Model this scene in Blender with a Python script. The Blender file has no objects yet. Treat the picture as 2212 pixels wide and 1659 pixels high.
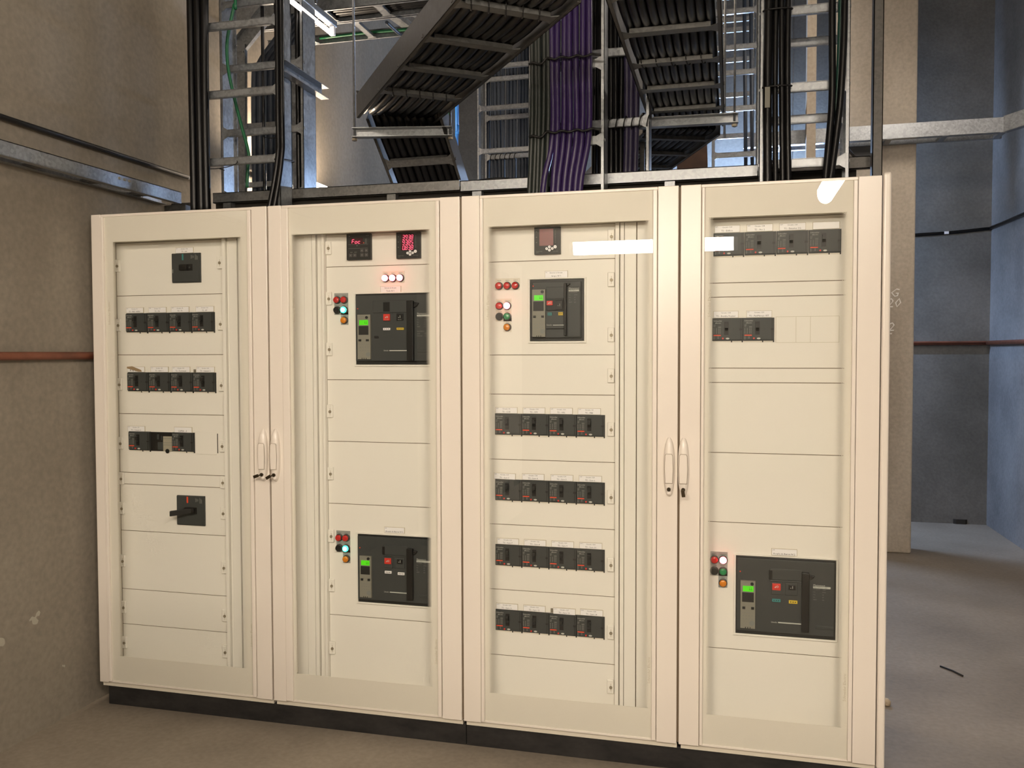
import bpy, bmesh, math, random
from mathutils import Vector, Matrix
random.seed(7)
scene = bpy.context.scene
COL = scene.collection

# ------------------------------------------------------------------ camera, world, exposure
IMG_W, IMG_H, FOC = 2212.0, 1659.0, 1850.27
CAM = Vector((2.5703, -3.0214, 1.4757))
YAW, PITCH, ROLL = 0.250231, -0.0351898, -0.0025198
_cy, _sy, _cp, _sp = math.cos(YAW), math.sin(YAW), math.cos(PITCH), math.sin(PITCH)
FWD = Vector((-_sy*_cp, _cy*_cp, _sp))
_r = Vector((_cy, _sy, 0)); _u = _r.cross(FWD)
RIGHT = math.cos(ROLL)*_r + math.sin(ROLL)*_u
UP = -math.sin(ROLL)*_r + math.cos(ROLL)*_u
cam_data = bpy.data.cameras.new('camera')
cam_data.sensor_width = 36.0
cam_data.lens = FOC/IMG_W*36.0
cam_data.clip_start = 0.05
cam = bpy.data.objects.new('camera', cam_data)
m = Matrix((( RIGHT.x, UP.x, -FWD.x, CAM.x), (RIGHT.y, UP.y, -FWD.y, CAM.y), (RIGHT.z, UP.z, -FWD.z, CAM.z), (0, 0, 0, 1)))
cam.matrix_world = m
COL.objects.link(cam)
scene.camera = cam

world = bpy.data.worlds.new('world')
scene.world = world
world.use_nodes = True
world.node_tree.nodes['Background'].inputs[0].default_value = (0.6, 0.65, 0.8, 1)
world.node_tree.nodes['Background'].inputs[1].default_value = 0.0
scene.view_settings.view_transform = 'Standard'
scene.view_settings.look = 'None'
scene.view_settings.exposure = -0.18
scene.view_settings.gamma = 1.0
scene.view_settings.use_curve_mapping = False
WARM_POWER = 135.0      # room battens in front of the cabinets
WARM_COL = (1.0, 0.87, 0.71)
WALL_POWER = 150.0      # batten on the left wall behind the cabinets
COOL_POWER = 250.0      # added cool batten standing in for daylight at the back
COOL_COL = (0.46, 0.65, 1.0)

# ------------------------------------------------------------------ measuring helpers (image measurements at a known depth -> world)
def _ray(x, y):
    return FWD + RIGHT*((x-IMG_W/2)/FOC) + UP*(-(y-IMG_H/2)/FOC)
def UY(x, y, Y):
    d = _ray(x, y); return CAM + d*((Y-CAM.y)/d.y)
def UX(x, y, X):
    d = _ray(x, y); return CAM + d*((X-CAM.x)/d.x)
def UZ(x, y, Z):
    d = _ray(x, y); return CAM + d*((Z-CAM.z)/d.z)

# ------------------------------------------------------------------ materials
MATS = {}
def s2l(c):
    return tuple(((v/255.0)/12.92 if v/255.0 <= 0.04045 else ((v/255.0+0.055)/1.055)**2.4) for v in c)
def mat(name, rgb, rough=0.5, metal=0.0, spec=0.5, emit=0.0, emit_rgb=None, var=0.0, scale=8.0, bump=0.0, bscale=60.0, coat=0.0):
    if name in MATS: return MATS[name]
    M = bpy.data.materials.new(name); M.use_nodes = True
    nt = M.node_tree; b = nt.nodes['Principled BSDF']
    col = s2l(rgb)
    b.inputs['Base Color'].default_value = (*col, 1)
    b.inputs['Roughness'].default_value = rough
    b.inputs['Metallic'].default_value = metal
    b.inputs['Specular IOR Level'].default_value = spec
    b.inputs['Coat Weight'].default_value = coat
    b.inputs['Coat Roughness'].default_value = 0.12
    tc = None
    if var or bump:
        tc = nt.nodes.new('ShaderNodeTexCoord')
    if var:
        n = nt.nodes.new('ShaderNodeTexNoise'); n.inputs['Scale'].default_value = scale; n.inputs['Detail'].default_value = 5
        nt.links.new(tc.outputs['Object'], n.inputs['Vector'])
        r = nt.nodes.new('ShaderNodeValToRGB')
        r.color_ramp.elements[0].position = 0.3; r.color_ramp.elements[1].position = 0.7
        r.color_ramp.elements[0].color = (*[c*(1-var) for c in col], 1)
        r.color_ramp.elements[1].color = (*[min(1, c*(1+var)) for c in col], 1)
        nt.links.new(n.outputs['Fac'], r.inputs['Fac']); nt.links.new(r.outputs['Color'], b.inputs['Base Color'])
    if bump:
        n2 = nt.nodes.new('ShaderNodeTexNoise'); n2.inputs['Scale'].default_value = bscale; n2.inputs['Detail'].default_value = 4
        nt.links.new(tc.outputs['Object'], n2.inputs['Vector'])
        bp = nt.nodes.new('ShaderNodeBump'); bp.inputs['Strength'].default_value = bump; bp.inputs['Distance'].default_value = 0.01
        nt.links.new(n2.outputs['Fac'], bp.inputs['Height']); nt.links.new(bp.outputs['Normal'], b.inputs['Normal'])
    if emit:
        b.inputs['Emission Color'].default_value = (*(emit_rgb or col), 1)
        b.inputs['Emission Strength'].default_value = emit
    MATS[name] = M
    return M

def concrete(name, rgb, rgb2, flakes=False, scale=1.3, rough=0.9, streak=1.0, bump=0.25):
    M = bpy.data.materials.new(name); M.use_nodes = True
    nt = M.node_tree; b = nt.nodes['Principled BSDF']; L = nt.links
    b.inputs['Roughness'].default_value = rough; b.inputs['Specular IOR Level'].default_value = 0.25
    tc = nt.nodes.new('ShaderNodeTexCoord')
    mp = nt.nodes.new('ShaderNodeMapping'); mp.inputs['Scale'].default_value = (1, 1, streak)
    L.new(tc.outputs['Object'], mp.inputs['Vector'])
    n = nt.nodes.new('ShaderNodeTexNoise'); n.inputs['Scale'].default_value = scale; n.inputs['Detail'].default_value = 8; n.inputs['Roughness'].default_value = 0.6
    L.new(mp.outputs['Vector'], n.inputs['Vector'])
    r = nt.nodes.new('ShaderNodeValToRGB')
    r.color_ramp.elements[0].position = 0.32; r.color_ramp.elements[1].position = 0.7
    r.color_ramp.elements[0].color = (*s2l(rgb2), 1); r.color_ramp.elements[1].color = (*s2l(rgb), 1)
    L.new(n.outputs['Fac'], r.inputs['Fac'])
    f = nt.nodes.new('ShaderNodeTexNoise'); f.inputs['Scale'].default_value = 45; f.inputs['Detail'].default_value = 6
    L.new(tc.outputs['Object'], f.inputs['Vector'])
    mx = nt.nodes.new('ShaderNodeMix'); mx.data_type = 'RGBA'; mx.blend_type = 'OVERLAY'; mx.inputs[0].default_value = 0.25
    L.new(r.outputs['Color'], mx.inputs[6]); L.new(f.outputs['Fac'], mx.inputs[7])
    out = mx.outputs[2]
    if flakes:
        v = nt.nodes.new('ShaderNodeTexNoise'); v.inputs['Scale'].default_value = 9; v.inputs['Detail'].default_value = 3
        L.new(tc.outputs['Object'], v.inputs['Vector'])
        t = nt.nodes.new('ShaderNodeMath'); t.operation = 'GREATER_THAN'; t.inputs[1].default_value = 0.70
        L.new(v.outputs['Fac'], t.inputs[0])
        sx = nt.nodes.new('ShaderNodeSeparateXYZ'); L.new(tc.outputs['Object'], sx.inputs[0])
        lt = nt.nodes.new('ShaderNodeMath'); lt.operation = 'LESS_THAN'; lt.inputs[1].default_value = 0.7
        L.new(sx.outputs['Z'], lt.inputs[0])
        mu = nt.nodes.new('ShaderNodeMath'); mu.operation = 'MULTIPLY'; L.new(t.outputs[0], mu.inputs[0]); L.new(lt.outputs[0], mu.inputs[1])
        m2 = nt.nodes.new('ShaderNodeMix'); m2.data_type = 'RGBA'
        L.new(mu.outputs[0], m2.inputs[0]); L.new(out, m2.inputs[6]); m2.inputs[7].default_value = (*s2l((172, 166, 152)), 1)
        out = m2.outputs[2]
    L.new(out, b.inputs['Base Color'])
    bp = nt.nodes.new('ShaderNodeBump'); bp.inputs['Strength'].default_value = bump; bp.inputs['Distance'].default_value = 0.01
    L.new(f.outputs['Fac'], bp.inputs['Height']); L.new(bp.outputs['Normal'], b.inputs['Normal'])
    return M

def galvanised(name, rgb, rough=0.42):
    M = bpy.data.materials.new(name); M.use_nodes = True
    nt = M.node_tree; b = nt.nodes['Principled BSDF']; L = nt.links
    b.inputs['Metallic'].default_value = 0.62
    tc = nt.nodes.new('ShaderNodeTexCoord')
    v = nt.nodes.new('ShaderNodeTexVoronoi'); v.inputs['Scale'].default_value = 90
    L.new(tc.outputs['Object'], v.inputs['Vector'])
    n = nt.nodes.new('ShaderNodeTexNoise'); n.inputs['Scale'].default_value = 12; n.inputs['Detail'].default_value = 4
    L.new(tc.outputs['Object'], n.inputs['Vector'])
    mx = nt.nodes.new('ShaderNodeMix'); mx.data_type = 'FLOAT'; mx.inputs[0].default_value = 0.5
    sp = nt.nodes.new('ShaderNodeSeparateColor'); L.new(v.outputs['Color'], sp.inputs[0])
    L.new(sp.outputs[0], mx.inputs[2]); L.new(n.outputs['Fac'], mx.inputs[3])
    r = nt.nodes.new('ShaderNodeValToRGB'); c = s2l(rgb)
    r.color_ramp.elements[0].color = (*[x*0.62 for x in c], 1); r.color_ramp.elements[1].color = (*[min(1, x*1.25) for x in c], 1)
    L.new(mx.outputs[0], r.inputs['Fac']); L.new(r.outputs['Color'], b.inputs['Base Color'])
    mr = nt.nodes.new('ShaderNodeMapRange'); mr.inputs[3].default_value = rough-0.1; mr.inputs[4].default_value = rough+0.12
    L.new(mx.outputs[0], mr.inputs[0]); L.new(mr.outputs[0], b.inputs['Roughness'])
    return M

def glass_pane(name):
    M = bpy.data.materials.new(name); M.use_nodes = True
    nt = M.node_tree; nt.nodes.clear(); L = nt.links
    o = nt.nodes.new('ShaderNodeOutputMaterial'); mix = nt.nodes.new('ShaderNodeMixShader')
    t = nt.nodes.new('ShaderNodeBsdfTransparent'); t.inputs[0].default_value = (0.985, 0.99, 0.98, 1)
    g = nt.nodes.new('ShaderNodeBsdfGlossy'); g.inputs['Roughness'].default_value = 0.0
    f = nt.nodes.new('ShaderNodeFresnel'); f.inputs[0].default_value = 1.55
    ge = nt.nodes.new('ShaderNodeNewGeometry'); iv = nt.nodes.new('ShaderNodeMath'); iv.operation = 'SUBTRACT'; iv.inputs[0].default_value = 1.0
    L.new(ge.outputs['Backfacing'], iv.inputs[1])    # the inner side of the pane would otherwise mirror totally at a slant
    mu = nt.nodes.new('ShaderNodeMath'); mu.operation = 'MULTIPLY'; L.new(f.outputs[0], mu.inputs[0]); L.new(iv.outputs[0], mu.inputs[1])
    L.new(mu.outputs[0], mix.inputs[0]); L.new(t.outputs[0], mix.inputs[1]); L.new(g.outputs[0], mix.inputs[2]); L.new(mix.outputs[0], o.inputs[0])
    return M

PAINT = mat('cream_paint', (228, 220, 210), 0.30, spec=0.65, bump=0.02, bscale=400)
PLATE = mat('cover_plate_paint', (234, 230, 223), 0.42, spec=0.4, bump=0.02, bscale=400)
PRINT = mat('printed_glass_border', (223, 217, 207), 0.5, spec=0.3)
INNER = mat('inner_cream', (214, 207, 192), 0.5, spec=0.3)
SEAM = mat('dark_gap', (40, 36, 30), 0.8)
BLACKP = concrete('plinth_black', (52, 50, 49), (34, 33, 33), flakes=False, scale=9, rough=.6, streak=2.5, bump=.02)
BRK = mat('breaker_grey', (57, 60, 60), 0.45, spec=0.35)
BRKD = mat('breaker_dark', (30, 31, 31), 0.4, spec=0.35)
BLK = mat('black_plastic', (17, 17, 17), 0.4, spec=0.35)
INK = mat('black_ink', (34, 30, 30), 0.7)
WINK = mat('white_ink', (190, 192, 186), 0.6)
GINK = mat('grey_ink', (120, 122, 118), 0.6)
ORA = mat('orange_ink', (222, 74, 42), 0.5)
REDB = mat('red_plastic', (205, 52, 40), 0.4)
WHT = mat('label_white', (240, 238, 240), 0.35)
LBORD = mat('label_border', (196, 186, 168), 0.5)
GREYP = mat('control_grey', (128, 126, 116), 0.5)
LCD = mat('lcd_green', (70, 190, 20), 0.3, emit=0.55, emit_rgb=s2l((80, 215, 15)))
LCDINK = mat('lcd_ink', (20, 70, 10), 0.5)
TEAL = mat('teal_flag', (50, 128, 128), 0.5)
YEL = mat('yellow_flag', (208, 180, 52), 0.5)
STEEL = mat('screw_steel', (142, 132, 114), 0.45, metal=0.5)
DSTEEL = mat('lock_steel', (70, 60, 45), 0.35, metal=0.8)
LEGEND = mat('legend_grey', (150, 152, 148), 0.5)
LEGENDW = mat('legend_white', (222, 214, 200), 0.5)
LENSR = mat('red_lens', (190, 34, 30), 0.15, spec=0.6)
LENSG = mat('green_lens', (28, 132, 78), 0.2, spec=0.6)
LENSO = mat('amber_lens', (214, 128, 22), 0.2, spec=0.6)
LITR = mat('lit_red_lens', (255, 120, 120), 0.3, emit=20.0, emit_rgb=(1.0, 0.12, 0.16))
LITG = mat('lit_green_lens', (120, 255, 220), 0.3, emit=6.0, emit_rgb=(0.02, 1.0, 0.60))
SEG = mat('led_segment', (255, 60, 90), 0.4, emit=2.2, emit_rgb=(1.0, 0.10, 0.20))
DISP_OFF = mat('dark_red_window', (112, 46, 50), 0.25)
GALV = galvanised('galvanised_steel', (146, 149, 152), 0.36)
GALVD = galvanised('shaded_galvanised', (86, 84, 81), 0.46)  # darker copy of the galvanised steel, shade worked into its colour
GALVM = galvanised('half_shaded_galvanised', (118, 118, 116), 0.38)  # in-between copy of the steel, toned down for half shade
CAB = mat('black_cable', (9, 9, 10), 0.32, spec=0.3)
CABB = mat('blue_black_cable', (40, 48, 60), 0.5, spec=0.4)
CABP = mat('purple_cable', (46, 29, 76), 0.36, spec=0.45)
CABG = mat('green_cable', (16, 92, 56), 0.45)
CABBL = mat('blue_cable', (40, 120, 210), 0.45)
TIE = mat('tie_black', (14, 14, 15), 0.5)
COPPER = mat('copper_pipe', (126, 75, 55), 0.5, metal=0.25, var=0.25, scale=10)
RUST = mat('rusty_brown', (66, 46, 35), 0.75, var=0.5, scale=9)
GLASS = glass_pane('door_glass')
W_LEFT = concrete('left_wall_concrete', (148, 140, 128), (127, 119, 107), flakes=True, scale=1.3, streak=0.5, bump=0.12)
W_BACK = concrete('back_wall_concrete', (120, 119, 116), (94, 93, 90), scale=1.5)
W_RIGHT = concrete('right_wall_concrete', (146, 146, 148), (118, 118, 120), scale=1.5)
W_PIL = concrete('pillar_concrete', (198, 188, 172), (166, 154, 138), scale=2.2, streak=0.25)
FLOOR = concrete('floor_concrete', (148, 138, 125), (120, 111, 100), scale=1.2, rough=0.55, bump=0.08)
CEIL = concrete('ceiling_concrete', (120, 116, 108), (100, 96, 90), scale=1.2)
def emitter(name, rgb, strength):
    M = bpy.data.materials.new(name); M.use_nodes = True
    nt = M.node_tree; b = nt.nodes['Principled BSDF']
    b.inputs['Base Color'].default_value = (0.8, 0.8, 0.8, 1)
    b.inputs['Emission Color'].default_value = (*rgb, 1); b.inputs['Emission Strength'].default_value = strength
    return M
E_WARM = emitter('warm_diffuser', WARM_COL, WARM_POWER)
E_WALL = emitter('wall_diffuser', (1.0, 0.80, 0.60), WALL_POWER)
E_COOL = emitter('added_cool_tube', COOL_COL, COOL_POWER*4)
E_REAR = emitter('rear_fill_diffuser', (1.0, 0.86, 0.71), 135.0)
E_AISLE = emitter('aisle_diffuser', (1.0, 0.88, 0.76), 85.0)
E_TUBE = emitter('bare_tube', (1.0, 0.88, 0.78), 9.0)

# ------------------------------------------------------------------ mesh builder
def link(o, parent=None):
    COL.objects.link(o)
    if parent is not None: o.parent = parent
    return o
class MB:
    def __init__(s): s.bm = bmesh.new(); s.mi = 0; s.sm = False
    def _f(s, vs):
        try: f = s.bm.faces.new(vs)
        except ValueError: return
        f.material_index = s.mi; f.smooth = s.sm
    def slot(s, i): s.mi = i; return s
    def box(s, x0, x1, y0, y1, z0, z1):
        V = [s.bm.verts.new(p) for p in ((x0,y0,z0),(x1,y0,z0),(x1,y1,z0),(x0,y1,z0),(x0,y0,z1),(x1,y0,z1),(x1,y1,z1),(x0,y1,z1))]
        for q in ((0,3,2,1),(4,5,6,7),(0,1,5,4),(1,2,6,5),(2,3,7,6),(3,0,4,7)): s._f([V[i] for i in q])
        return s
    def obox(s, c, a, b, d, la, lb, ld):
        c = Vector(c); a = Vector(a)*la/2; b = Vector(b)*lb/2; d = Vector(d)*ld/2
        V = [s.bm.verts.new(c+a*i+b*j+d*k) for k in (-1, 1) for i, j in ((-1,-1),(1,-1),(1,1),(-1,1))]
        for q in ((0,3,2,1),(4,5,6,7),(0,1,5,4),(1,2,6,5),(2,3,7,6),(3,0,4,7)): s._f([V[i] for i in q])
        return s
    def prism(s, pts, d):
        d = Vector(d); A = [s.bm.verts.new(p) for p in pts]; B = [s.bm.verts.new(Vector(p)+d) for p in pts]; n = len(pts)
        s._f(A[::-1]); s._f(B)
        for i in range(n): s._f([A[i], A[(i+1) % n], B[(i+1) % n], B[i]])
        return s
    def poly(s, pts):
        s._f([s.bm.verts.new(p) for p in pts]); return s
    def disc(s, c, r, y0, y1, n=20, rz=None):      # round plug whose axis is the Y axis
        rz = rz or r
        s.prism([(c[0]+r*math.cos(2*math.pi*i/n), y0, c[1]+rz*math.sin(2*math.pi*i/n)) for i in range(n)], (0, y1-y0, 0)); return s
    def dome(s, c, r, y0, h, n=20, rings=5):
        sm = s.sm; s.sm = True; prev = None
        for k in range(rings+1):
            a = math.pi/2*k/rings; rr = r*math.cos(a); y = y0-h*math.sin(a)
            ring = [s.bm.verts.new((c[0]+max(rr, 1e-5)*math.cos(2*math.pi*i/n), y, c[1]+max(rr, 1e-5)*math.sin(2*math.pi*i/n))) for i in range(n)]
            if prev:
                for i in range(n): s._f([prev[i], prev[(i+1) % n], ring[(i+1) % n], ring[i]])
            prev = ring
        s._f(prev); s.sm = sm; return s
    def tube(s, pts, r, n=8, cap=True):
        sm = s.sm; s.sm = True
        P = [Vector(p) for p in pts]; T = []
        for i in range(len(P)):
            a = P[max(0, i-1)]; b = P[min(len(P)-1, i+1)]; T.append((b-a).normalized())
        ref = Vector((0, 0, 1)) if abs(T[0].z) < 0.9 else Vector((1, 0, 0))
        u = T[0].cross(ref).normalized(); rings = []
        for i, p in enumerate(P):
            u = (u - T[i]*u.dot(T[i])).normalized(); v = T[i].cross(u)
            rr = r[i] if isinstance(r, (list, tuple)) else r
            rings.append([s.bm.verts.new(p + (u*math.cos(2*math.pi*k/n)+v*math.sin(2*math.pi*k/n))*rr) for k in range(n)])
        for a, b in zip(rings, rings[1:]):
            for k in range(n): s._f([a[k], a[(k+1) % n], b[(k+1) % n], b[k]])
        s.sm = False
        if cap: s._f(rings[0][::-1]); s._f(rings[-1])
        s.sm = sm; return s
    def text(s, body, x, y, z, size, align='LEFT', shear=0.0, vertical=False, xscale=1.0):
        v, f = glyphs(body, size, align)
        vs = []
        for (a, b) in v:
            a *= xscale
            vs.append(s.bm.verts.new((x-b, y, z+a) if vertical else (x+a+shear*b, y, z+b)))
        for q in f: s._f([vs[i] for i in q])
        return s
    def build(s, name, mats, parent=None, loc=None, bevel=0.0, seg=2):
        me = bpy.data.meshes.new(name)
        bmesh.ops.recalc_face_normals(s.bm, faces=[f for f in s.bm.faces if len(f.verts) > 2])
        s.bm.to_mesh(me); s.bm.free()
        for M in (mats if isinstance(mats, (list, tuple)) else [mats]): me.materials.append(M)
        o = bpy.data.objects.new(name, me); link(o, parent)
        if loc is not None: o.location = loc
        if bevel:
            b = o.modifiers.new('bevel', 'BEVEL'); b.width = bevel; b.segments = seg; b.limit_method = 'ANGLE'; b.angle_limit = math.radians(40)
            b.harden_normals = False
        return o

_GC = {}
def glyphs(body, size, align):
    key = (body, align)
    if key not in _GC:
        cu = bpy.data.curves.new('t', 'FONT'); cu.body = body; cu.size = 1.0; cu.align_x = align; cu.resolution_u = 1
        ob = bpy.data.objects.new('t', cu); COL.objects.link(ob)
        dg = bpy.context.evaluated_depsgraph_get()
        me = ob.evaluated_get(dg).to_mesh()
        _GC[key] = ([(v.co.x, v.co.y) for v in me.vertices], [tuple(p.vertices) for p in me.polygons])
        ob.evaluated_get(dg).to_mesh_clear()
        bpy.data.objects.remove(ob); bpy.data.curves.remove(cu)
    v, f = _GC[key]
    return [(a*size, b*size) for a, b in v], f

def empty(name, loc=(0, 0, 0)):
    o = bpy.data.objects.new(name, None); o.empty_display_size = 0.05; o.location = loc
    return link(o)
def tag(o, label, cat, group=None):
    o['label'] = label; o['category'] = cat
    if group: o['group'] = group
    return o
def structure(o):
    o['kind'] = 'structure'; return o
def copy_tree(o, parent, loc=None):
    c = o.copy(); COL.objects.link(c); c.parent = parent
    if loc is not None: c.location = loc
    for ch in o.children: copy_tree(ch, c)
    return c
ORD = ['first', 'second', 'third', 'fourth', 'fifth', 'sixth', 'seventh', 'eighth', 'ninth', 'tenth', 'eleventh', 'twelfth', 'thirteenth', 'fourteenth', 'fifteenth', 'sixteenth']

# ------------------------------------------------------------------ the room
X_L, X_R, Y_B, Y_F, Z_C = -0.05, 4.70, 5.05, -6.5, 5.2
structure(MB().box(X_L-0.2, X_R+0.2, Y_F-0.2, Y_B+0.2, -0.2, 0).build('floor', FLOOR))
structure(MB().box(X_L-0.2, X_R+0.2, Y_F-0.2, Y_B+0.2, Z_C, Z_C+0.2).build('ceiling', CEIL))
structure(MB().box(X_L-0.2, X_L, Y_F, Y_B, 0, Z_C).build('wall_left', W_LEFT))
structure(MB().box(X_R, X_R+0.2, Y_F, Y_B, 0, Z_C).build('wall_right', W_RIGHT))
structure(MB().box(X_L-0.2, X_R+0.2, Y_B, Y_B+0.2, 0, Z_C).build('wall_back', W_BACK))
structure(MB().box(X_L-0.2, X_R+0.2, Y_F-0.2, Y_F, 0, Z_C).build('wall_front', W_LEFT))
# concrete pillar in the right aisle with chalk scribbles on its face
p = MB().box(3.30, 3.86, 3.75, 3.97, 0, Z_C)
p.slot(1)
for t, px, py, sz in (('G', 1921, 641, .075), ('20', 1914, 664, .085), ('2', 1917, 715, .08), ('-', 1918, 726, .07)):
    q = UY(px, py, 3.745); p.text(t, q.x, 3.7465, q.z, sz*1.15, shear=.25)
structure(p.build('pillar', [W_PIL, mat('chalk_white', (238, 234, 226), .8)], bevel=0.012))
structure(MB().box(UY(1742, 300, 3.4).x, UY(1762, 300, 3.4).x, 3.4, 3.5, 0, Z_C).build('column', W_PIL))
structure(MB().prism([(4.44, 5.05, 0.0), (4.46, 5.03, 0.0), (4.53, 5.03, 0.0), (4.55, 5.05, 0.0)], (0, 0, 0.04)).build('dark_hole_1', SEAM))  # dark block drawn for the hole at the foot of the wall

# ------------------------------------------------------------------ fluorescent battens
def batten(loc, length, axis, mats, label, group=None, drop=None, face=(0, 0, -1), w=0.125, depth=0.095):
    """housing plus a convex diffuser and two end caps; drop = height of the hanging rods"""
    t = empty('fluorescent_batten', loc); a = Vector(axis).normalized(); f = Vector(face).normalized(); s = a.cross(f)
    hl = length/2
    MB().obox(-f*0.03, a, s, f, length, w, 0.04).build('housing', GALV, t, bevel=.004)
    d = MB(); n = 10; d.sm = True
    prof = [s*(w/2*0.94*math.cos(math.pi*i/n)) + f*(depth*math.sin(math.pi*i/n)**.8-0.01) for i in range(n+1)]
    A = [d.bm.verts.new(v-a*hl*0.95) for v in prof]; B = [d.bm.verts.new(v+a*hl*0.95) for v in prof]
    for i in range(n): d._f([A[i], A[i+1], B[i+1], B[i]])
    d._f(A); d._f(B[::-1])
    d.build('diffuser', mats, t)
    for k in (-1, 1):
        e = MB(); e.prism([v*1.03 + a*(k*hl*0.95) for v in prof], a*(k*0.05*hl)); e.build('end_cap', WHT, t, bevel=.01)
    if drop:
        for k in (-.7, .7):
            MB().tube([a*(hl*k)-f*0.05, a*(hl*k)+ZA_*drop], .005, 6).build('hanger_rod', GALV, t)
    return tag(t, label, 'light', group)
ZA_ = Vector((0, 0, 1))
def bare_batten(loc, length, axis, mats, label, drop, r=.011):
    """narrow channel with a bare tube hung below it"""
    t = empty('fluorescent_batten', loc); a = Vector(axis).normalized(); s = a.cross(ZA_); hl = length/2
    h = MB(); h.obox(ZA_*.050, a, s, ZA_, length, .034, .030); h.build('housing', GALV, t, bevel=.003)
    for k in (-1, 1): MB().obox(a*(k*hl*.97)+ZA_*.02, a, s, ZA_, .02, .026, .055).build('lamp_holder', WHT, t, bevel=.004)
    MB().tube([-a*hl*.95, a*hl*.95], r, 10).build('tube', mats, t)
    for k in (-.7, .7): MB().tube([a*(hl*k)+ZA_*.08, a*(hl*k)+ZA_*drop], .005, 6).build('hanger_rod', GALV, t)
    return tag(t, label, 'light', 'bare tube battens')
batten((1.98, -3.62, 2.33), 1.27, (1, 0, 0), E_WARM, 'warm fluorescent batten hung behind the viewpoint, mirrored in the third and fourth doors', 'room battens', drop=Z_C-2.33, face=(0, 0, -1))
batten((3.22, -2.90, 2.63), 1.30, (0, 1, 0), E_WARM, 'warm fluorescent batten running front to back, mirrored at the top of the rightmost door', 'room battens', drop=Z_C-2.63)
batten((3.95, 1.9, 3.85), 1.30, (0, 1, 0), E_AISLE, 'fluorescent batten high above the right aisle, out of view', 'room battens', drop=Z_C-3.85)
_a, _b = UX(558, 366, .07), UX(712, 407, .07)
batten((.7, -5.7, 3.7), 1.30, (1, 0, 0), E_REAR, 'added fill batten under the ceiling far behind the viewpoint, to the left', 'room battens', drop=Z_C-3.7)  # this and the next: unseen fill battens added to even out the cabinet light
batten((3.3, -5.7, 3.7), 1.30, (1, 0, 0), E_REAR, 'added fill batten under the ceiling far behind the viewpoint, to the right', 'room battens', drop=Z_C-3.7)
batten((.045, (_b.y+_a.y)/2, (_a.z+_b.z)/2), _b.y-_a.y, (0, 1, 0), E_WALL, 'glaring fluorescent batten fixed to left wall, seen low between the cables', 'back battens', face=(1, 0, 0), w=.055, depth=.09)
_q = UZ(722, 77, 3.02)
bare_batten((_q.x, _q.y-0.62, 3.02), 1.24, (0, 1, 0), E_TUBE, 'bare tube batten high beside the left ladders, its channel lit blue', Z_C-3.02)
bare_batten((2.6, 4.5, 2.66), 1.30, (1, 0, 0), E_COOL, 'added cool tube batten hidden behind the cabinets, standing in for bluish daylight', Z_C-2.70)  # hidden fixture added to supply the blue light at the back

# ------------------------------------------------------------------ cabinet contents (local: x right, y out of the plate is negative, z up)
D = 0.08                    # depth of the cover plates behind the door plane
def make_breaker():
    w, h = 0.1040, 0.0795
    b = MB(); b.box(0, w, -.004, 0, 0, h); b.box(.002, w-.002, -.010, -.004, .004, h-.003)
    b.slot(1); b.box(w-.0085, w-.0065, -.0112, -.010, .004, h-.003); b.box(w-.002, w, -.006, -.004, 0, h)
    b.box(w-.012, w-.003, -.0125, -.010, .036, .043); b.disc((.072, .041), .0014, -.0107, -.010, 8)
    b.slot(2); b.box(.002, .064, -.003, 0, -.0035, -.0005); b.box(.068, w-.004, -.003, 0, -.0035, -.0005)
    b.slot(1); b.box(.064, .068, -.004, 0, -.005, 0); b.box(w-.004, w, -.004, 0, -.005, 0)
    o = b.build('circuit_breaker', [BRK, BRKD, LEGENDW])
    t = MB(); t.box(.0405, .0555, -.0112, -.010, .021, .067); t.slot(1)
    t.box(.0425, .0535, -.024, -.0112, .045, .060); t.prism([(.0425, -.0112, .045), (.0535, -.0112, .045), (.0535, -.018, .036), (.0425, -.018, .036)], (0, .0005, 0))
    t.build('toggle', [BLK, BRKD], o)
    l = MB(); y = -.0106
    l.text('Schneider', .0045, y, .0675, .0072); l.text('Electric', .013, y, .0605, .0056); l.poly([(.0095, y, .060), (.0125, y, .0648), (.0118, y, .0610)])
    l.slot(1)
    for k in range(3): l.box(.0045, .012-.001*k, y, -.010, .0555-.0032*k, .0567-.0032*k)
    l.box(.020, .030, y, -.010, .0490, .0502); l.box(.020, .030, y, -.010, .0465, .0477)
    for xx in (.0045, .0125, .0205, .0255):
        for k in range(6): l.box(xx, xx+.0032, y, -.010, .0425-.0034*k, .0440-.0034*k)
    l.slot(2); l.box(.0045, .0295, y-.0002, -.010, .0175, .0212)
    l.slot(1)
    for k in range(4):
        l.box(.0045, .0085, y, -.010, .0140-.0030*k, .0153-.0030*k)
        if k < 3: l.box(.018, .0225, y, -.010, .0140-.0030*k, .0153-.0030*k)
    l.build('rating_label', [WINK, GINK, ORA], o)
    MB().disc((.0365, .0085), .0030, -.0135, -.010, 14).build('trip_button', REDB, o)
    MB().disc((.0525, .0080), .0062, -.0108, -.010, 18, .0030).build('badge', WINK, o)
    return o
BREAKER = make_breaker()
_used = [False]
def put_breaker(parent, x, z, y=D):
    if not _used[0]:
        _used[0] = True; BREAKER.parent = parent; BREAKER.location = (x, y, z); return BREAKER
    return copy_tree(BREAKER, parent, (x, y, z))

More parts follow.
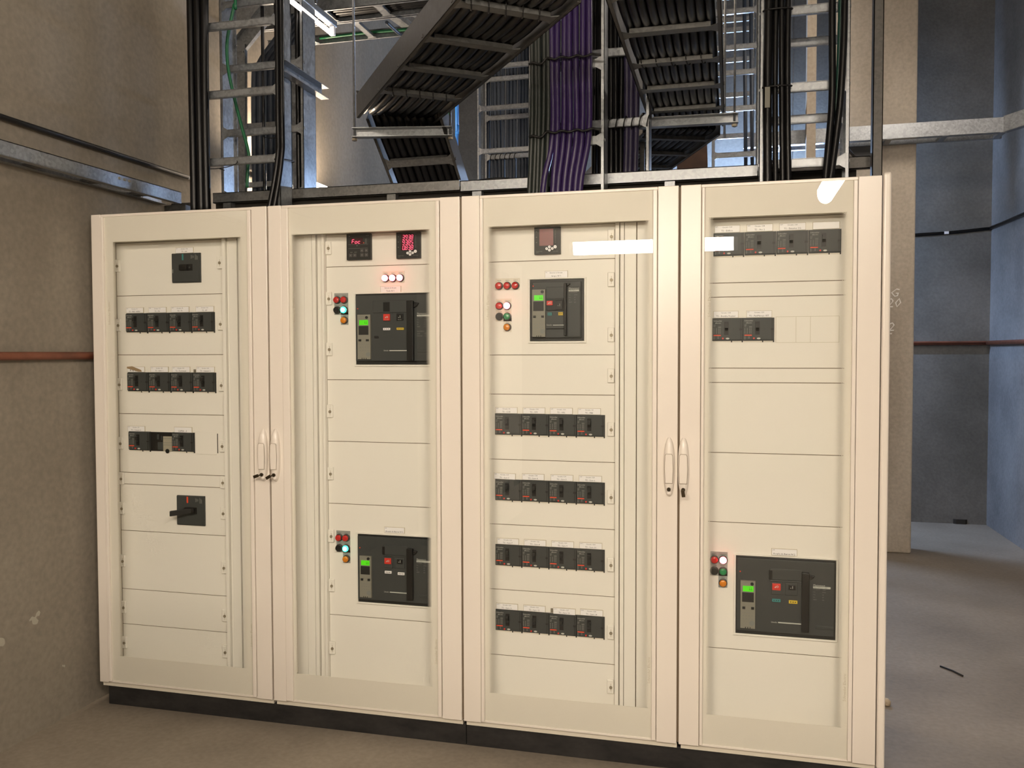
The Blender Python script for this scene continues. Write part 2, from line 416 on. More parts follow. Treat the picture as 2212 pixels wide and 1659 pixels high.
def name_plate(parent, x, z, top, bottom, w=.085, h=.0235, y=D, tilt=0.0, corner='QGB'):
    p = MB(); p.slot(1).box(0, w, -.0035, 0, 0, h); p.slot(0).box(.0015, w-.0015, -.0042, -.0035, .0008, h-.0015)
    p.slot(2)
    if top: p.text(top, w/2, -.0046, h*.64, .0063, 'CENTER')
    if corner: p.text(corner, .003, -.0046, h*.74, .0042)
    if bottom: p.text(bottom, w/2, -.0046, h*.15, .0082, 'CENTER')
    o = p.build('name_plate', [WHT, LBORD, INK], parent, (x, y, z), bevel=.0006)
    o.rotation_euler = (0, tilt, 0)
    return o

def big_breaker(parent, x, z, w, h, L, y=D):
    """air circuit breaker; L holds rectangles as fractions of its face (u right, v down)"""
    b = MB(); b.box(0, w, -.006, 0, 0, h)
    def R(u0, u1, v0, v1): return (u0*w, u1*w, h*(1-v1), h*(1-v0))
    i = L['inset']; X0, X1, Z0, Z1 = R(*i); b.slot(1).box(X0, X1, -.016, -.006, Z0, Z1)
    F = -.016
    for r in L.get('raised', ()): X0, X1, Z0, Z1 = R(*r); b.box(X0, X1, F-.004, F, Z0, Z1)
    b.slot(2)
    for r in L.get('dark', ()): X0, X1, Z0, Z1 = R(*r); b.box(X0, X1, F-.0045, F, Z0, Z1)
    o = b.build('power_breaker', [BRKD, BRK, BLK], parent, (x, y, z), bevel=.0012)
    c = MB(); X0, X1, Z0, Z1 = R(*L['ctrl']); c.box(X0, X1, F-.010, F, Z0, Z1); f = F-.010; cw, ch = X1-X0, Z1-Z0
    c.slot(1)
    for r in L['ctrl_dark']: a0, a1, c0, c1 = R(*r); c.box(a0, a1, f-.0012, f, c0, c1)
    for r in L['keys']: a0, a1, c0, c1 = R(*r); c.box(a0, a1, f-.004, f, c0, c1)
    kx, kz = L['knob']; c.disc((kx*w, h*(1-kz)), .0055, f-.004, f, 14)
    kx, kz = L['dial']; c.slot(2); c.disc((kx*w, h*(1-kz)), .009, f-.0008, f, 16)
    for k in range(2):
        for q in range(4):
            c.box(X0+cw*(.16+.2*q), X0+cw*(.24+.2*q), f-.0008, f, Z0+ch*(.19+.07*k), Z0+ch*(.205+.07*k))
    c.box(X0+cw*.08, X0+cw*.5, f-.0006, f, Z1-.008, Z1-.0065); c.box(X0+cw*.1, X0+cw*.9, f-.0006, f, Z0+ch*.33, Z0+ch*.335)
    c.slot(1)
    for q in (.32, .48, .64): c.box(X0+cw*q, X0+cw*(q+.05), f-.0006, f, Z0, Z0+ch*.03)
    c.build('control_unit', [GREYP, BRKD, GINK], o)
    X0, X1, Z0, Z1 = R(*L['lcd']); l = MB().box(X0, X1, f-.0016, f, Z0, Z1); l.slot(1)
    mx = X0+(X1-X0)*.62
    for q in range(2): l.box(mx+.006*q, mx+.006*q+.0035, f-.0020, f, Z0+(Z1-Z0)*.3, Z0+(Z1-Z0)*.38); l.box(mx+.006*q, mx+.006*q+.0008, f-.0020, f, Z0+(Z1-Z0)*.3, Z0+(Z1-Z0)*.75)
    l.build('lcd_screen', [LCD, LCDINK], o)
    for nm, M in (('open_button', REDB), ('close_button', BLK)):
        X0, X1, Z0, Z1 = R(*L[nm]); q = MB().box(X0, X1, F-.008, F, Z0, Z1); q.slot(1); cx, cz = (X0+X1)/2, (Z0+Z1)/2
        if nm == 'open_button':
            q.disc((cx+.003, cz+.001), .004, F-.0084, F, 12); q.slot(0).disc((cx+.003, cz+.001), .0028, F-.0086, F, 12); q.slot(1).poly([(cx-.007, F-.0085, cz-.003), (cx-.002, F-.0085, cz+.003), (cx-.002, F-.0085, cz-.003)])
        else:
            q.box(cx+.001, cx+.003, F-.0085, F, cz-.004, cz+.006); q.box(cx-.006, cx-.002, F-.0085, F, cz-.003, cz-.001)
        if L.get('text'): q.text('Push OFF' if nm == 'open_button' else 'Push ON', cx, F-.0085, Z0+.0015, .0038, 'CENTER')
        q.build(nm, [M, WINK], o, bevel=.0008)
    for r, M in L['flags']:
        X0, X1, Z0, Z1 = R(*r); q = MB().box(X0, X1, F-.0055, F, Z0, Z1); q.slot(1)
        for k in range(3): q.box(X0+(X1-X0)*(.15+.27*k), X0+(X1-X0)*(.3+.27*k), F-.0058, F, Z0+(Z1-Z0)*.35, Z0+(Z1-Z0)*.65)
        q.build('status_flag', [M, INK], o)
    X0, X1, Z0, Z1 = R(*L['handle']); g = MB().box(X0, X1, F-.018, F, Z0, Z1)
    n0, n1, m0, m1 = R(*L['handle_knob']); g.prism([(n0, F, m1), (n1, F, m1-.003), (n0+(n1-n0)*.6, F, m0+.006), (n0, F, m0)], (0, -.010, 0))
    g.build('charging_handle', BLK, o, bevel=.002)
    X0, X1, Z0, Z1 = R(*L['rating']); q = MB(); y2 = F-.0048
    q.text('Masterpact', X0, y2, Z1+.002, .0085); q.box(X0, X1, y2, F, Z1-.0062, Z1)
    q.slot(1); row = Z1-.012; n = 0
    while row > Z0:
        if n not in (5, 9): 
            q.text(('Ui 1000V', 'Ue', 'Icu', 'Ics', '440V', '', 'Icw 65kA/1s', 'cat B', '50/60 Hz', '', 'IEC', '60947-2', 'EN', 'AC 23A')[n % 14], X0, y2, row, .0058)
            q.text(('12kV', '690V', '65', '65', 'kA', '', '', 'NEMA', 'UL', '', 'UTE', 'VDE', 'BS', 'JIS')[n % 14], X0+(X1-X0)*.52, y2, row, .0058)
        row -= .0088; n += 1
    q.slot(2); q.text('MASTERPACT  NW', X0+.002, y2-.0002, Z1-.0048, .0052)
    q.build('rating_label', [WINK, GINK, BRK], o)
    X0, X1, Z0, Z1 = R(*L['strip']); q = MB(); q.box(X0, X1, F-.0046, F, Z0, Z1); q.text('Schneider', X0-.003, F-.0046, Z0-.0005, .0085, 'RIGHT', xscale=.62)
    q.build('brand_strip', WINK, o)
    kx, kz = L['led']; MB().disc((kx*w, h*(1-kz)), .0022, F-.0035, F, 10).build('status_led', ORA, o)
    f0 = MB(); 
    for a in ((-.008, w+.008, -.008, -.001), (-.008, w+.008, h+.001, h+.006)): f0.box(a[0], a[1], -.006, 0, a[2], a[3])
    for a in ((-.008, -.001), (w+.001, w+.008)): f0.box(a[0], a[1], -.006, 0, -.001, h+.001)
    f0.build('bezel', PLATE, o, bevel=.001)
    return o
WIDE = dict(inset=(.01, .985, .02, .95), ctrl=(.047, .213, .294, .925), lcd=(.073, .186, .371, .442), ctrl_dark=[(.063, .19, .455, .58)],
            keys=[(.063, .096, .643, .672), (.160, .193, .643, .672)], knob=(.169, .335), dial=(.183, .857),
            open_button=(.378, .46, .29, .382), close_button=(.547, .628, .287, .380), text=True,
            flags=[((.373, .46, .485, .516), WHT), ((.546, .634, .483, .514), YEL)], handle=(.685, .766, .108, .943), handle_knob=(.766, .83, .13, .21),
            rating=(.803, .98, .306, .66), strip=(.45, .681, .798, .811), led=(.041, .208), raised=[(.803, .98, .785, .83), (.24, .67, .10, .27)], dark=[(.373, .461, .122, .254), (.254, .308, .60, .627)])
NARROW = dict(inset=(.06, .955, .045, .95), ctrl=(.061, .304, .168, .934), lcd=(.10, .267, .26, .345), ctrl_dark=[(.083, .277, .36, .515)],
              keys=[(.085, .13, .59, .625), (.235, .28, .59, .625)], knob=(.252, .207), dial=(.255, .845),
              open_button=(.33, .44, .353, .425), close_button=(.50, .625, .353, .497), text=False,
              flags=[((.345, .423, .543, .588), TEAL), ((.543, .627, .540, .588), YEL)], handle=(.658, .70, .075, .92), handle_knob=(.70, .77, .07, .135),
              rating=(.735, .925, .18, .46), strip=(.441, .659, .741, .752), led=(.072, .108), raised=[(.318, .652, .13, .32), (.715, .945, .13, .935)], dark=[(.322, .645, .335, .51), (.318, .652, .80, .81)])
LOWER = dict(WIDE); LOWER.update(inset=(.01, .985, .02, .95), raised=[(.345, .67, .275, .292), (.803, .98, .82, .86), (.345, .67, .13, .27), (.36, .47, .30, .46), (.50, .62, .30, .46)],
            dark=[(.335, .37, .15, .27)], ctrl=(.047, .197, .30, .91), lcd=(.07, .178, .365, .435), ctrl_dark=[(.063, .182, .448, .57)], keys=[(.066, .095, .63, .66), (.155, .185, .63, .66)], knob=(.164, .335), dial=(.165, .84),
            open_button=(.368, .452, .315, .40), close_button=(.53, .60, .325, .385), text=False, handle=(.66, .735, .155, .90), handle_knob=(.735, .79, .18, .25), rating=(.775, .945, .325, .55), strip=(.43, .66, .808, .819), led=(.042, .19))
L2 = dict(LOWER); L2['flags'] = [((.368, .452, .505, .54), WHT), ((.535, .62, .515, .55), WHT)]
L4 = dict(LOWER); L4['flags'] = [((.368, .452, .515, .55), TEAL), ((.535, .62, .52, .558), YEL)]

SEGS = {'0': 'abcdef', '3': 'abgcd', '5': 'afgcd', '8': 'abcdefg', '9': 'abcdfg', 'F': 'aefg', 'o': 'cdeg', 'c': 'deg'}
def digits(mb, s, x, z, w, h, pitch, y):
    sl = .14
    def seg(x0, z0, x1, z1, t):
        def S(px, pz): return (px+sl*(pz-z), y, pz)
        if abs(z1-z0) < 1e-6: mb.poly([S(x0, z0-t), S(x1, z0-t), S(x1, z0+t), S(x0, z0+t)])
        else: mb.poly([S(x0-t, z0), S(x0+t, z0), S(x0+t, z1), S(x0-t, z1)])
    t = w*.10; i = 0
    for chx in s:
        if chx == '.':
            q = x+pitch*i-(pitch-w)*.55; mb.poly([(q-t*1.2, y, z-t), (q+t*1.2, y, z-t), (q+t*1.2, y, z+t*1.4), (q-t*1.2, y, z+t*1.4)]); continue
        X = x+pitch*i; g = t*.8
        for k in SEGS[chx]:
            if k == 'a': seg(X+g, z+h, X+w-g, z+h, t)
            if k == 'g': seg(X+g, z+h/2, X+w-g, z+h/2, t)
            if k == 'd': seg(X+g, z, X+w-g, z, t)
            if k == 'f': seg(X, z+h/2+g, X, z+h-g, t)
            if k == 'b': seg(X+w, z+h/2+g, X+w, z+h-g, t)
            if k == 'e': seg(X, z+g, X, z+h/2-g, t)
            if k == 'c': seg(X+w, z+g, X+w, z+h/2-g, t)
        i += 1
def meter(parent, x, z, lit, w=.097, h=.099):
    b = MB(); b.box(0, w, -.014, 0, 0, h); b.slot(1)
    for r in range(3):
        b.box(.006, .011, -.0146, -.014, h*(.83-.2*r), h*(.845-.2*r)); 
    for k in range(9): b.box(w*.79, w*.84, -.0146, -.014, h*(.42+.055*k), h*(.43+.055*k))
    b.text('PowerLogic', w*.07, -.0146, h*.095, .005); b.text('PM710', w*.07, -.0146, h*.045, .004); b.text('Schneider', w*.70, -.0146, h*.085, .0055)
    o = b.build('power_meter', [BRKD, GINK], parent, (x, D, z), bevel=.002)
    s = MB(); s.box(w*.20, w*.74, -.0150, -.014, h*.31, h*.93); s.slot(1)
    if lit:
        for k, t in enumerate(('393.8', '93.85', '0.838')): digits(s, t, w*.268, h*(.735-.2*k), w*.075, h*.155, w*.118, -.0154)
    s.build('display_window', [mat('dark_window', (58, 14, 22), .25) if lit else DISP_OFF, SEG], o)
    for (u, v, r) in ((.485, .20, .0048), (.59, .262, .0048), (.59, .145, .0048), (.70, .20, .0048), (.81, .258, .0058)):
        q = MB(); q.disc((w*u, h*v), r, -.0175, -.014, 14); q.slot(1); q.box(w*u-.0012, w*u+.0012, -.0178, -.0175, h*v-.0012, h*v+.0012); q.build('key', [WHT, GINK], o)
    return o
def relay(parent, x, z, w=.101, h=.100):
    b = MB(); b.box(0, w, -.014, 0, 0, h); b.slot(1)
    b.box(w*.1, w*.14, -.0146, -.014, h*.9, h*.93); b.text('CR 400', w*.80, -.0146, h*.91, .0045)
    for k in range(4): b.box(w*.77, w*.84, -.0146, -.014, h*(.63+.05*k), h*(.645+.05*k))
    for a in ((.15, .25, .29), (.32, .42, .29)): b.box(w*a[0], w*a[1], -.0146, -.014, h*a[2], h*(a[2]+.012))
    b.box(w*.42, w*.45, -.0146, -.014, h*.53, h*.56)
    for z0 in (.44, .59): b.box(w*.08, w*.88, -.0145, -.014, h*z0, h*(z0+.006))
    o = b.build('protection_relay', [BRKD, GINK], parent, (x, D, z), bevel=.003)
    s = MB(); s.box(w*.17, w*.68, -.0148, -.014, h*.60, h*.84); s.slot(1); digits(s, 'Foc', w*.225, h*.635, w*.085, h*.15, w*.128, -.0152); s.slot(2); s.box(w*.70, w*.735, -.0152, -.014, h*.63, h*.66)
    s.build('display_window', [mat('dark_window', (58, 14, 22), .25), SEG, ORA], o)
    for (u, v) in ((.17, .18), (.34, .18), (.64, .18), (.82, .18), (.64, .35), (.82, .35)):
        q = MB(); q.box(w*(u-.065), w*(u+.065), -.0152, -.014, h*(v-.065), h*(v+.065)); q.slot(1); q.box(w*(u-.025), w*(u+.025), -.0155, -.0152, h*(v-.01), h*(v+.01)); q.build('key', [mat('key_face', (66, 62, 62), .5), GINK], o, bevel=.001)
    return o

def lamp(parent, x, z, lens, name='pilot_lamp', r=.0150):
    b = MB(); b.disc((0, 0), r, -.008, 0, 22); b.disc((0, 0), r*.93, -.012, -.008, 22)
    o = b.build(name, mat('lamp_bezel', (44, 38, 36), .35), parent, (x, D, z), bevel=.001)
    c = MB(); 
    if name == 'pilot_lamp': c.disc((0, 0), r*.80, -.016, -.012, 20); c.dome((0, 0), r*.80, -.016, .004, 20)
    if lens is LITG: c.slot(1); c.disc((0, 0), r*.5, -.0206, -.018, 16)
    else: c.disc((0, 0), r*.78, -.017, -.012, 20)
    c.build('lens' if name == 'pilot_lamp' else 'button_cap', [lens, mat('lit_core', (255, 255, 255), .3, emit=5.0, emit_rgb=(.75, 1.0, .95))] if lens is LITG else lens, o)
    return o
def lamp_cluster(parent, x0, x1, zs, lit, plate):
    """two red lamps, a black push button with a green one, an amber lamp, on their legend plate"""
    za, zb, zc = zs; p = MB(); dx = x1-x0
    p.box(x0-.014, x1+.015, D-.0015, D, zb-.002, za+.027); p.box(x1-.016, x1+.015, D-.0015, D, zc-.018, zb)
    if zb < za-.035: p.box(x0-.014, x1+.015, D-.0015, D, zb-.018, zb)
    p.slot(1)
    for (xx, zz, t) in ((x0, za, 'ABIERTO'), (x1, za, 'CERRADO'), (x0, zb, 'CERRAR'), (x1, zb, 'ABIERTO'), (x1, zc, 'FALLA')): p.text(t, xx, D-.0019, zz+.0165, .0048, 'CENTER')
    p.build('legend_plate', [plate, INK], parent)
    lamp(parent, x0, za, LENSR); lamp(parent, x1, za, LITR if lit == 'red' else LENSR)
    lamp(parent, x0, zb, BLK, 'push_button'); lamp(parent, x1, zb, LITG if lit == 'green' else LENSG)
    lamp(parent, x1, zc, LENSO)

# ------------------------------------------------------------------ the four cabinets
Z0D, Z1D = 0.100, 2.054     # door bottom and top
def cabinet(X0, X1, glass, beads, open_x, inner, plates_x, seams, label, tabs_l=None, tabs_r=None, handle=None, key=None, side=False, swing=1):
    w = X1-X0
    c = empty('switchgear_cabinet', (X0, 0, 0)); tag(c, label, 'electrical cabinet', 'row of glazed cabinets')
    def lx(v): return v-X0
    gl, gr = lx(glass[0]), lx(glass[1]); g = .0025
    e = MB()                                         # steel enclosure with a shallow recess behind the glass
    e.box(.004, w-.004, D+.004, .60, Z0D+.002, Z1D-.004)
    ol, orr = lx(open_x[0]), lx(open_x[1]); rl_, rr_ = lx(inner[0]), lx(inner[1])
    e.box(.004, w-.004, .032, D+.004, 1.946, Z1D-.004); e.box(.004, w-.004, .032, D+.004, Z0D+.002, .178)
    e.box(.004, rl_, .032, D+.004, .178, 1.946); e.box(rr_, w-.004, .032, D+.004, .178, 1.946)
    e.slot(1).box(rl_, rr_, D+.002, D+.0041, .178, 1.946)
    e.slot(0).box(.01, w-.002, .012, .3, .082, .0985)
    e.build('enclosure', [INNER, mat('gap_brown', (104, 88, 68), .7)], c)
    bl, br = lx(beads[0]), lx(beads[1])
    d = MB()                                         # door leaf: stiles, beads, top and bottom rails
    d.box(g, bl, 0, .028, Z0D, Z1D); d.box(br, w-g, 0, .028, Z0D, Z1D)
    d.box(bl+.002, gl, -.005, .022, Z0D+.006, Z1D-.012); d.box(gr, br-.002, -.005, .022, Z0D+.006, Z1D-.012)
    d.box(bl, br, .004, .028, Z1D-.011, Z1D); d.box(bl, br, .004, .028, Z0D, Z0D+.009)
    d.box(bl, gl, .010, .028, Z0D, Z1D); d.box(gr, br, .010, .028, Z0D, Z1D)
    d.slot(1); d.box(gl, gr, .012, .026, Z0D+.004, .170); d.box(gl, gr, .012, .026, 1.952, Z1D-.004)
    door = d.build('door', [PAINT, INNER], c, bevel=.0022)
    if not side: MB().box(w-.004, w+.006, .010, .020, Z0D+.004, Z1D-.004).build('gap_strip', mat('gap_brown', (104, 88, 68), .7), c)  # added brown strip that lightens the dark gap between cabinets
    q = MB(); q.box(gl-.004, gr+.004, .003, .007, Z0D+.008, Z1D-.010); q.build('door_glass', GLASS, door)
    pb = MB()                                        # cream border printed on the back of the glass
    pl, pr = ol, orr
    pb.box(gl, gr, .0072, .0085, 1.940, Z1D-.010); pb.box(gl, gr, .0072, .0085, Z0D+.008, .215)
    pb.box(gl, pl, .0072, .0085, .215, 1.940); pb.box(pr, gr, .0072, .0085, .215, 1.940)
    rows = 380                                       # dot raster that fades the border out
    st = (1.940-.217)/rows
    for side_x, sg in ((pl, 1), (pr, -1)):
        for k in range(5):
            ww = .0031-.0005*k; hh = st*(.92-.15*k); xx = side_x+sg*(.0014+.0034*k)
            for r in range(rows):
                zz = .2165+st*(r+.5*(k % 2)); pb.poly([(xx-ww/2, .0072, zz), (xx+ww/2, .0072, zz), (xx+ww/2, .0072, zz+hh), (xx-ww/2, .0072, zz+hh)])
    pb.slot(1); pb.text('Schneider Electric', gr-.006, .0068, .305, .013, vertical=True); pb.text('Schneider Electric', gl+.020, .0068, 1.60, .013, vertical=True)
    pb.build('printed_border', [PRINT, mat('border_lettering', (184, 174, 154), .6)], door)
    # cover plates
    p0, p1 = lx(plates_x[0]), lx(plates_x[1])
    for a, b in zip(seams, seams[1:]):
        MB().box(p0, p1, D, D+.0035, b+.0011, a-.0011).build('cover_plate', PLATE, c, bevel=.001)
    for xs, zs, sg in ((tabs_l, seams_mid.get(label, ()), 1), (tabs_r, seams_mid.get(label, ()), -1)):
        if xs is None: continue
        for z in zs:
            t = MB().box(-.0125, .0125, -.009, 0, -.026, .026).build('plate_catch', PLATE, c, (lx(xs), D, z), bevel=.003)
            s = MB(); s.disc((0.002, -.002), .0058, -.0115, -.009, 14); s.slot(1); s.box(-.0035, .0075, -.0119, -.0113, -.003, -.001); s.box(.0013, .0027, -.0095, -.009, -.016, .012); s.build('catch_screw', [STEEL, mat('slot_shade', (168, 156, 134), .6)], t)
    if handle is not None:
        hx = lx(handle); zc = 1.080; N = 26; h = MB(); h.sm = True; prev = None; M = 12
        def half(t):                                 # t: -1 bottom .. 1 top
            return .0185*max(0.0, (1-abs(t)**3.2))**.5*(1-.16*t*t)+.0008
        for i in range(N+1):
            t = -math.cos(math.pi*i/N); z = zc+.104*t; hw = half(t); hh = .022*max(.06, (1-t**4))**.5
            ring = [h.bm.verts.new((hx-hw*math.cos(math.pi*k/M)*1.0, -hh*(math.sin(math.pi*k/M)**.55), z)) for k in range(M+1)]
            if prev:
                for k in range(M): h._f([prev[k], prev[k+1], ring[k+1], ring[k]])
            prev = ring
        hd = h.build('door_handle', PAINT, door)
        gpts = [(hx-.0118, -.0222, 1.050-.024), (hx+.0118, -.0222, 1.026), (hx+.0140, -.0232, 1.075), (hx+.0122, -.0230, 1.121), (hx+.009, -.0226, 1.1265), (hx-.009, -.0226, 1.1265), (hx-.0122, -.0230, 1.121), (hx-.0140, -.0232, 1.075)]
        og = MB().prism([(a, -.0215, b) for a, _, b in gpts], (0, -.0022, 0)).build('handle_grip', PAINT, door, bevel=.0007)
        rim = MB(); n = len(gpts); cxm = hx; czm = 1.075
        outer = [(hx+(a-hx)*1.09, -.0216, czm+(b-czm)*1.025) for a, _, b in gpts]
        rim.prism(outer, (0, -.0008, 0)); rim.build('grip_gap', mat('gap_beige', (132, 118, 98), .7), door)
        k = MB(); k.disc((hx, 1.004), .0068, -.0235, -.015, 16); k.slot(1); k.disc((hx, 1.004), .0028, -.0240, -.0235, 10)
        k.build('lock_cylinder', [DSTEEL, SEAM], door)
        if key:
            kk = MB(); a = Vector((hx, -.0235, 1.004)); dr = Vector(key).normalized(); 
            kk.tube([a, a+Vector((0, -.02, 0))+dr*.002], .0032, 8); s = dr.cross(Vector((0, 1, 0))).normalized()
            kk.obox(a+Vector((0, -.024, 0))+dr*.009, dr, s, Vector((0, 1, 0)), .024, .012, .0022)
            kk.build('key', DSTEEL, door, bevel=.0015)
        MB().dome((hx, .9905), .0085, -.013, .007, 16).build('lock_cover', PAINT, door)
    if side:
        MB().box(w+.001, w+.027, -.002, .60, Z0D-.012, Z1D+.010).build('side_panel', PAINT, c, bevel=.008, seg=3)
    return c
seams_mid = {}
def duct(c, X0, bars):
    """narrow upright covers beside the plates: (x0, x1, depth) each its own strip"""
    for a, b, y in bars:
        MB().box(a-X0, b-X0, y, D+.003, .179, 1.945).build('duct_cover', PLATE, c, bevel=.0012)

S1 = [1.945, 1.7235, 1.4755, 1.227, .9775, .928, .729, .4785, .327, .1775]
S2 = [1.945, 1.8185, 1.375, 1.1315, .884, .4375, .1775]
S3 = [1.945, 1.819, 1.4715, 1.3245, 1.079, .833, .585, .334, .1775]
S4 = [1.945, 1.722, 1.6725, 1.4235, 1.373, 1.1255, .879, .4275, .1775]
NB1 = 'leftmost glazed cabinet, two key handles apart from wall, four small black breakers in its top row'
LAB1 = 'leftmost cream glazed cabinet beside the concrete wall, with three breaker rows'
LAB2 = 'second cream glazed cabinet from the left, with red digital readouts at the top'
LAB3 = 'third cream glazed cabinet from the left, with four full rows of breakers'
LAB4 = 'rightmost and narrowest cream glazed cabinet, with two breaker rows above blank plates'
seams_mid[LAB1] = [1.850, 1.601, 1.351, 1.1015, .9515, .8245, .5995, .400, .248]
seams_mid[LAB2] = [1.893, 1.695, 1.496, 1.251, 1.004, .755, .557, .305]
seams_mid[LAB3] = [1.898, 1.743, 1.544, 1.396, 1.201, .954, .705, .455, .254]

c1 = cabinet(0.0, .812, (.062, .727), (.047, .744), (.098, .694), (.054, .723), (.057, .571), S1, LAB1, tabs_l=.066, tabs_r=.553, handle=.787, key=(-1, 0, -.35))
duct(c1, 0, [(.573, .587, .058), (.589, .598, .070), (.600, .636, .066), (.639, .72, .072)])
c2 = cabinet(.814, 1.603, (.904, 1.508), (.873, 1.524), (.913, 1.482), (.882, 1.513), (1.024, 1.51), S2, LAB2, tabs_l=1.036, handle=.840, key=(-1, 0, -.6))
duct(c2, .814, [(.885, .931, .074), (.934, .967, .068), (.970, .985, .064), (.988, 1.012, .074), (1.013, 1.023, .060)])
c3 = cabinet(1.6055, 2.395, (1.690, 2.305), (1.676, 2.322), (1.707, 2.292), (1.669, 2.323), (1.672, 2.163), S3, LAB3, tabs_r=2.149, handle=2.364)
duct(c3, 1.6055, [(2.166, 2.180, .060), (2.183, 2.197, .066), (2.1985, 2.240, .070), (2.243, 2.32, .072)])
c4 = cabinet(2.397, 3.047, (2.481, 2.957), (2.469, 2.972), (2.494, 2.938), (2.457, 2.983), (2.46, 2.98), S4, LAB4, handle=2.413, key=(.15, 0, -1), side=True)

# cabinet 1 contents
def row(c, X0, xs, z):
    for x in xs: put_breaker(c, x-X0, z)
row(c1, 0, [.104+.1055*k for k in range(4)], 1.570); row(c1, 0, [.106+.1055*k for k in range(4)], 1.3225)
for k, (a, b) in enumerate((('Circuito C1', 'TS - IND SAERS'), ('Circuito C2', 'TS - PA'), ('Circuito C3', 'TS - TI'), ('Circuito C10', 'TS - BT'))):
    name_plate(c1, (.103, .213, .321, .437)[k], 1.6505, a, b, corner='1QF%d' % (k+1))
for k, (a, b) in enumerate((('', ''), ('Circuito C29', 'TS - AAC 1'), ('Circuito C30', 'TS - Tectumast'), ('Circuito C32', 'TS - Camara 1'))):
    o = name_plate(c1, (.104, .218, .321, .436)[k], 1.4025, a, b, corner='' if k == 0 else '1QF%d' % (k+5))
q = MB(); q.prism([(.104, D-.0055, 1.4255), (.130, D-.0055, 1.4275), (.173, D-.0055, 1.4120), (.176, D-.0055, 1.4050), (.158, D-.0055, 1.4050), (.104, D-.0055, 1.4185)], (0, .0008, 0))
q.build('peeling_tape', mat('old_tape', (152, 128, 98), .7), c1)
q = MB(); q.text('8 N C', .117, D-.0050, 1.4065, .013, shear=.2); q.build('handwritten_mark', INK, c1)
MB().box(.423, .432, D-.004, D, 1.4005, 1.4150).build('tape_scrap', mat('grey_tape', (120, 112, 98), .7), c1)
put_breaker(c1, .107, 1.0735); put_breaker(c1, .318, 1.0735)
q = MB(); q.box(.2105, .3165, D-.0012, D, 1.072, 1.152); q.slot(1); q.box(.243, .252, D-.0035, D-.0012, 1.121, 1.142); q.box(.262, .267, D-.0035, D-.0012, 1.118, 1.136); q.box(.245, .272, D-.0022, D-.0012, 1.078, 1.110)
q.build('open_slot', [BLK, BRK], c1)
q = MB(); q.box(.274, .3155, D-.0055, D-.0012, 1.0725, 1.135); q.slot(1)
for zz in (1.1255, 1.108, 1.0985): q.box(.274, .3155, D-.0060, D-.0055, zz, zz+.0015)
q.slot(2); q.disc((.294, 1.0735), .0095, D-.0065, D-.0055, 16)
q.build('rail_module', [mat('grey_module', (158, 152, 136), .5), GINK, BLK], c1)
MB().box(.424, .525, D-.0022, D, 1.064, 1.160).build('blank_plate', PLATE, c1, bevel=.0008)
MB().box(.5265, .530, D-.0005, D, 1.070, 1.151).build('plate_slot', SEAM, c1)
name_plate(c1, .100, 1.1525, 'Circuito C31', 'TS - Camara 2', corner='1QF9')
o = name_plate(c1, .326, 1.1520, '', '', corner='')
q = MB(); q.text('CAMA - 3', .345, D-.0050, 1.1555, .010, shear=.2); q.build('handwritten_mark', INK, c1)
def square_breaker(x, z, w, h, handle):
    b = MB(); b.box(0, w, -.006, 0, 0, h); b.box(.003, w-.003, -.012, -.006, .004, h-.002)
    b.slot(1); b.box(w*.31, w*.75, -.0135, -.012, h*.40, h*.62)
    b.slot(2)
    for k in range(3): b.box(w*(.85+.035*k), w*(.865+.035*k), -.0125, -.012, h*.76, h*(.95-.03*k))
    for k in range(4): b.box(w*(.70+.03*k), w*(.712+.03*k), -.0125, -.012, h*(.80+.01*k), h*(.93-.01*k))
    b.slot(3); b.box(w*.385, w*.44, -.0125, -.012, h*.76, h*.97)
    b.slot(2); b.box(w*.04, w*.07, -.0125, -.012, h*.33, h*.46)
    o = b.build('moulded_breaker', [BRK, BLK, GINK, ORA if handle else TEAL], c1, (x, D, z), bevel=.001)
    t = MB()
    if handle:
        t.box(w*.34, w*.70, -.028, -.0135, h*.41, h*.60); t.prism([(w*.62, -.028, h*.44), (w*.62, -.028, h*.60), (w*.10, -.075, h*.56), (w*.10, -.075, h*.38)], (0, .014, 0))
    else:
        t.box(w*.33, w*.58, -.024, -.0135, h*.42, h*.60); t.slot(1); t.disc((w*.66, h*.51), .004, -.016, -.0135, 10)
    t.build('toggle', [BLK, BRK], o, bevel=.002)
square_breaker(.331, 1.772, .133, .1205, False); square_breaker(.336, .767, .131, .1235, True)
name_plate(c1, .346, 1.8935, 'Circuito C36', 'TS - AA', corner='1QF')

# cabinet 2 contents
X = .814
relay(c2, 1.118-X, 1.842); meter(c2, 1.3245-X, 1.8415, True)
q = MB(); q.box(1.2625-X, 1.352-X, D-.0015, D, 1.751, 1.796); q.slot(1)
for k, t in enumerate(('FASE R', 'FASE S', 'FASE T')): q.text(t, 1.276+.0305*k-X, D-.0019, 1.7865, .0052, 'CENTER')
q.build('legend_plate', [LEGENDW, INK], c2)
for k in range(3): lamp(c2, 1.276+.0305*k-X, 1.7685, LITR)
name_plate(c2, 1.253-X, 1.713, 'Entrada de Energia', 'Trafo N°1', w=.085, h=.0255, corner='')
big_breaker(c2, 1.151-X, 1.436, .322, .273, WIDE)
lamp_cluster(c2, 1.0715-X, 1.1015-X, (1.6885, 1.649, 1.609), 'green', LEGEND)
big_breaker(c2, 1.151-X, .500, .323, .268, L2)
name_plate(c2, 1.2615-X, .7785, '', 'Acople de Barras N°1', w=.085, h=.0235, corner='QAB')
lamp_cluster(c2, 1.0705-X, 1.1005-X, (.750, .709, .667), 'green', LEGEND)

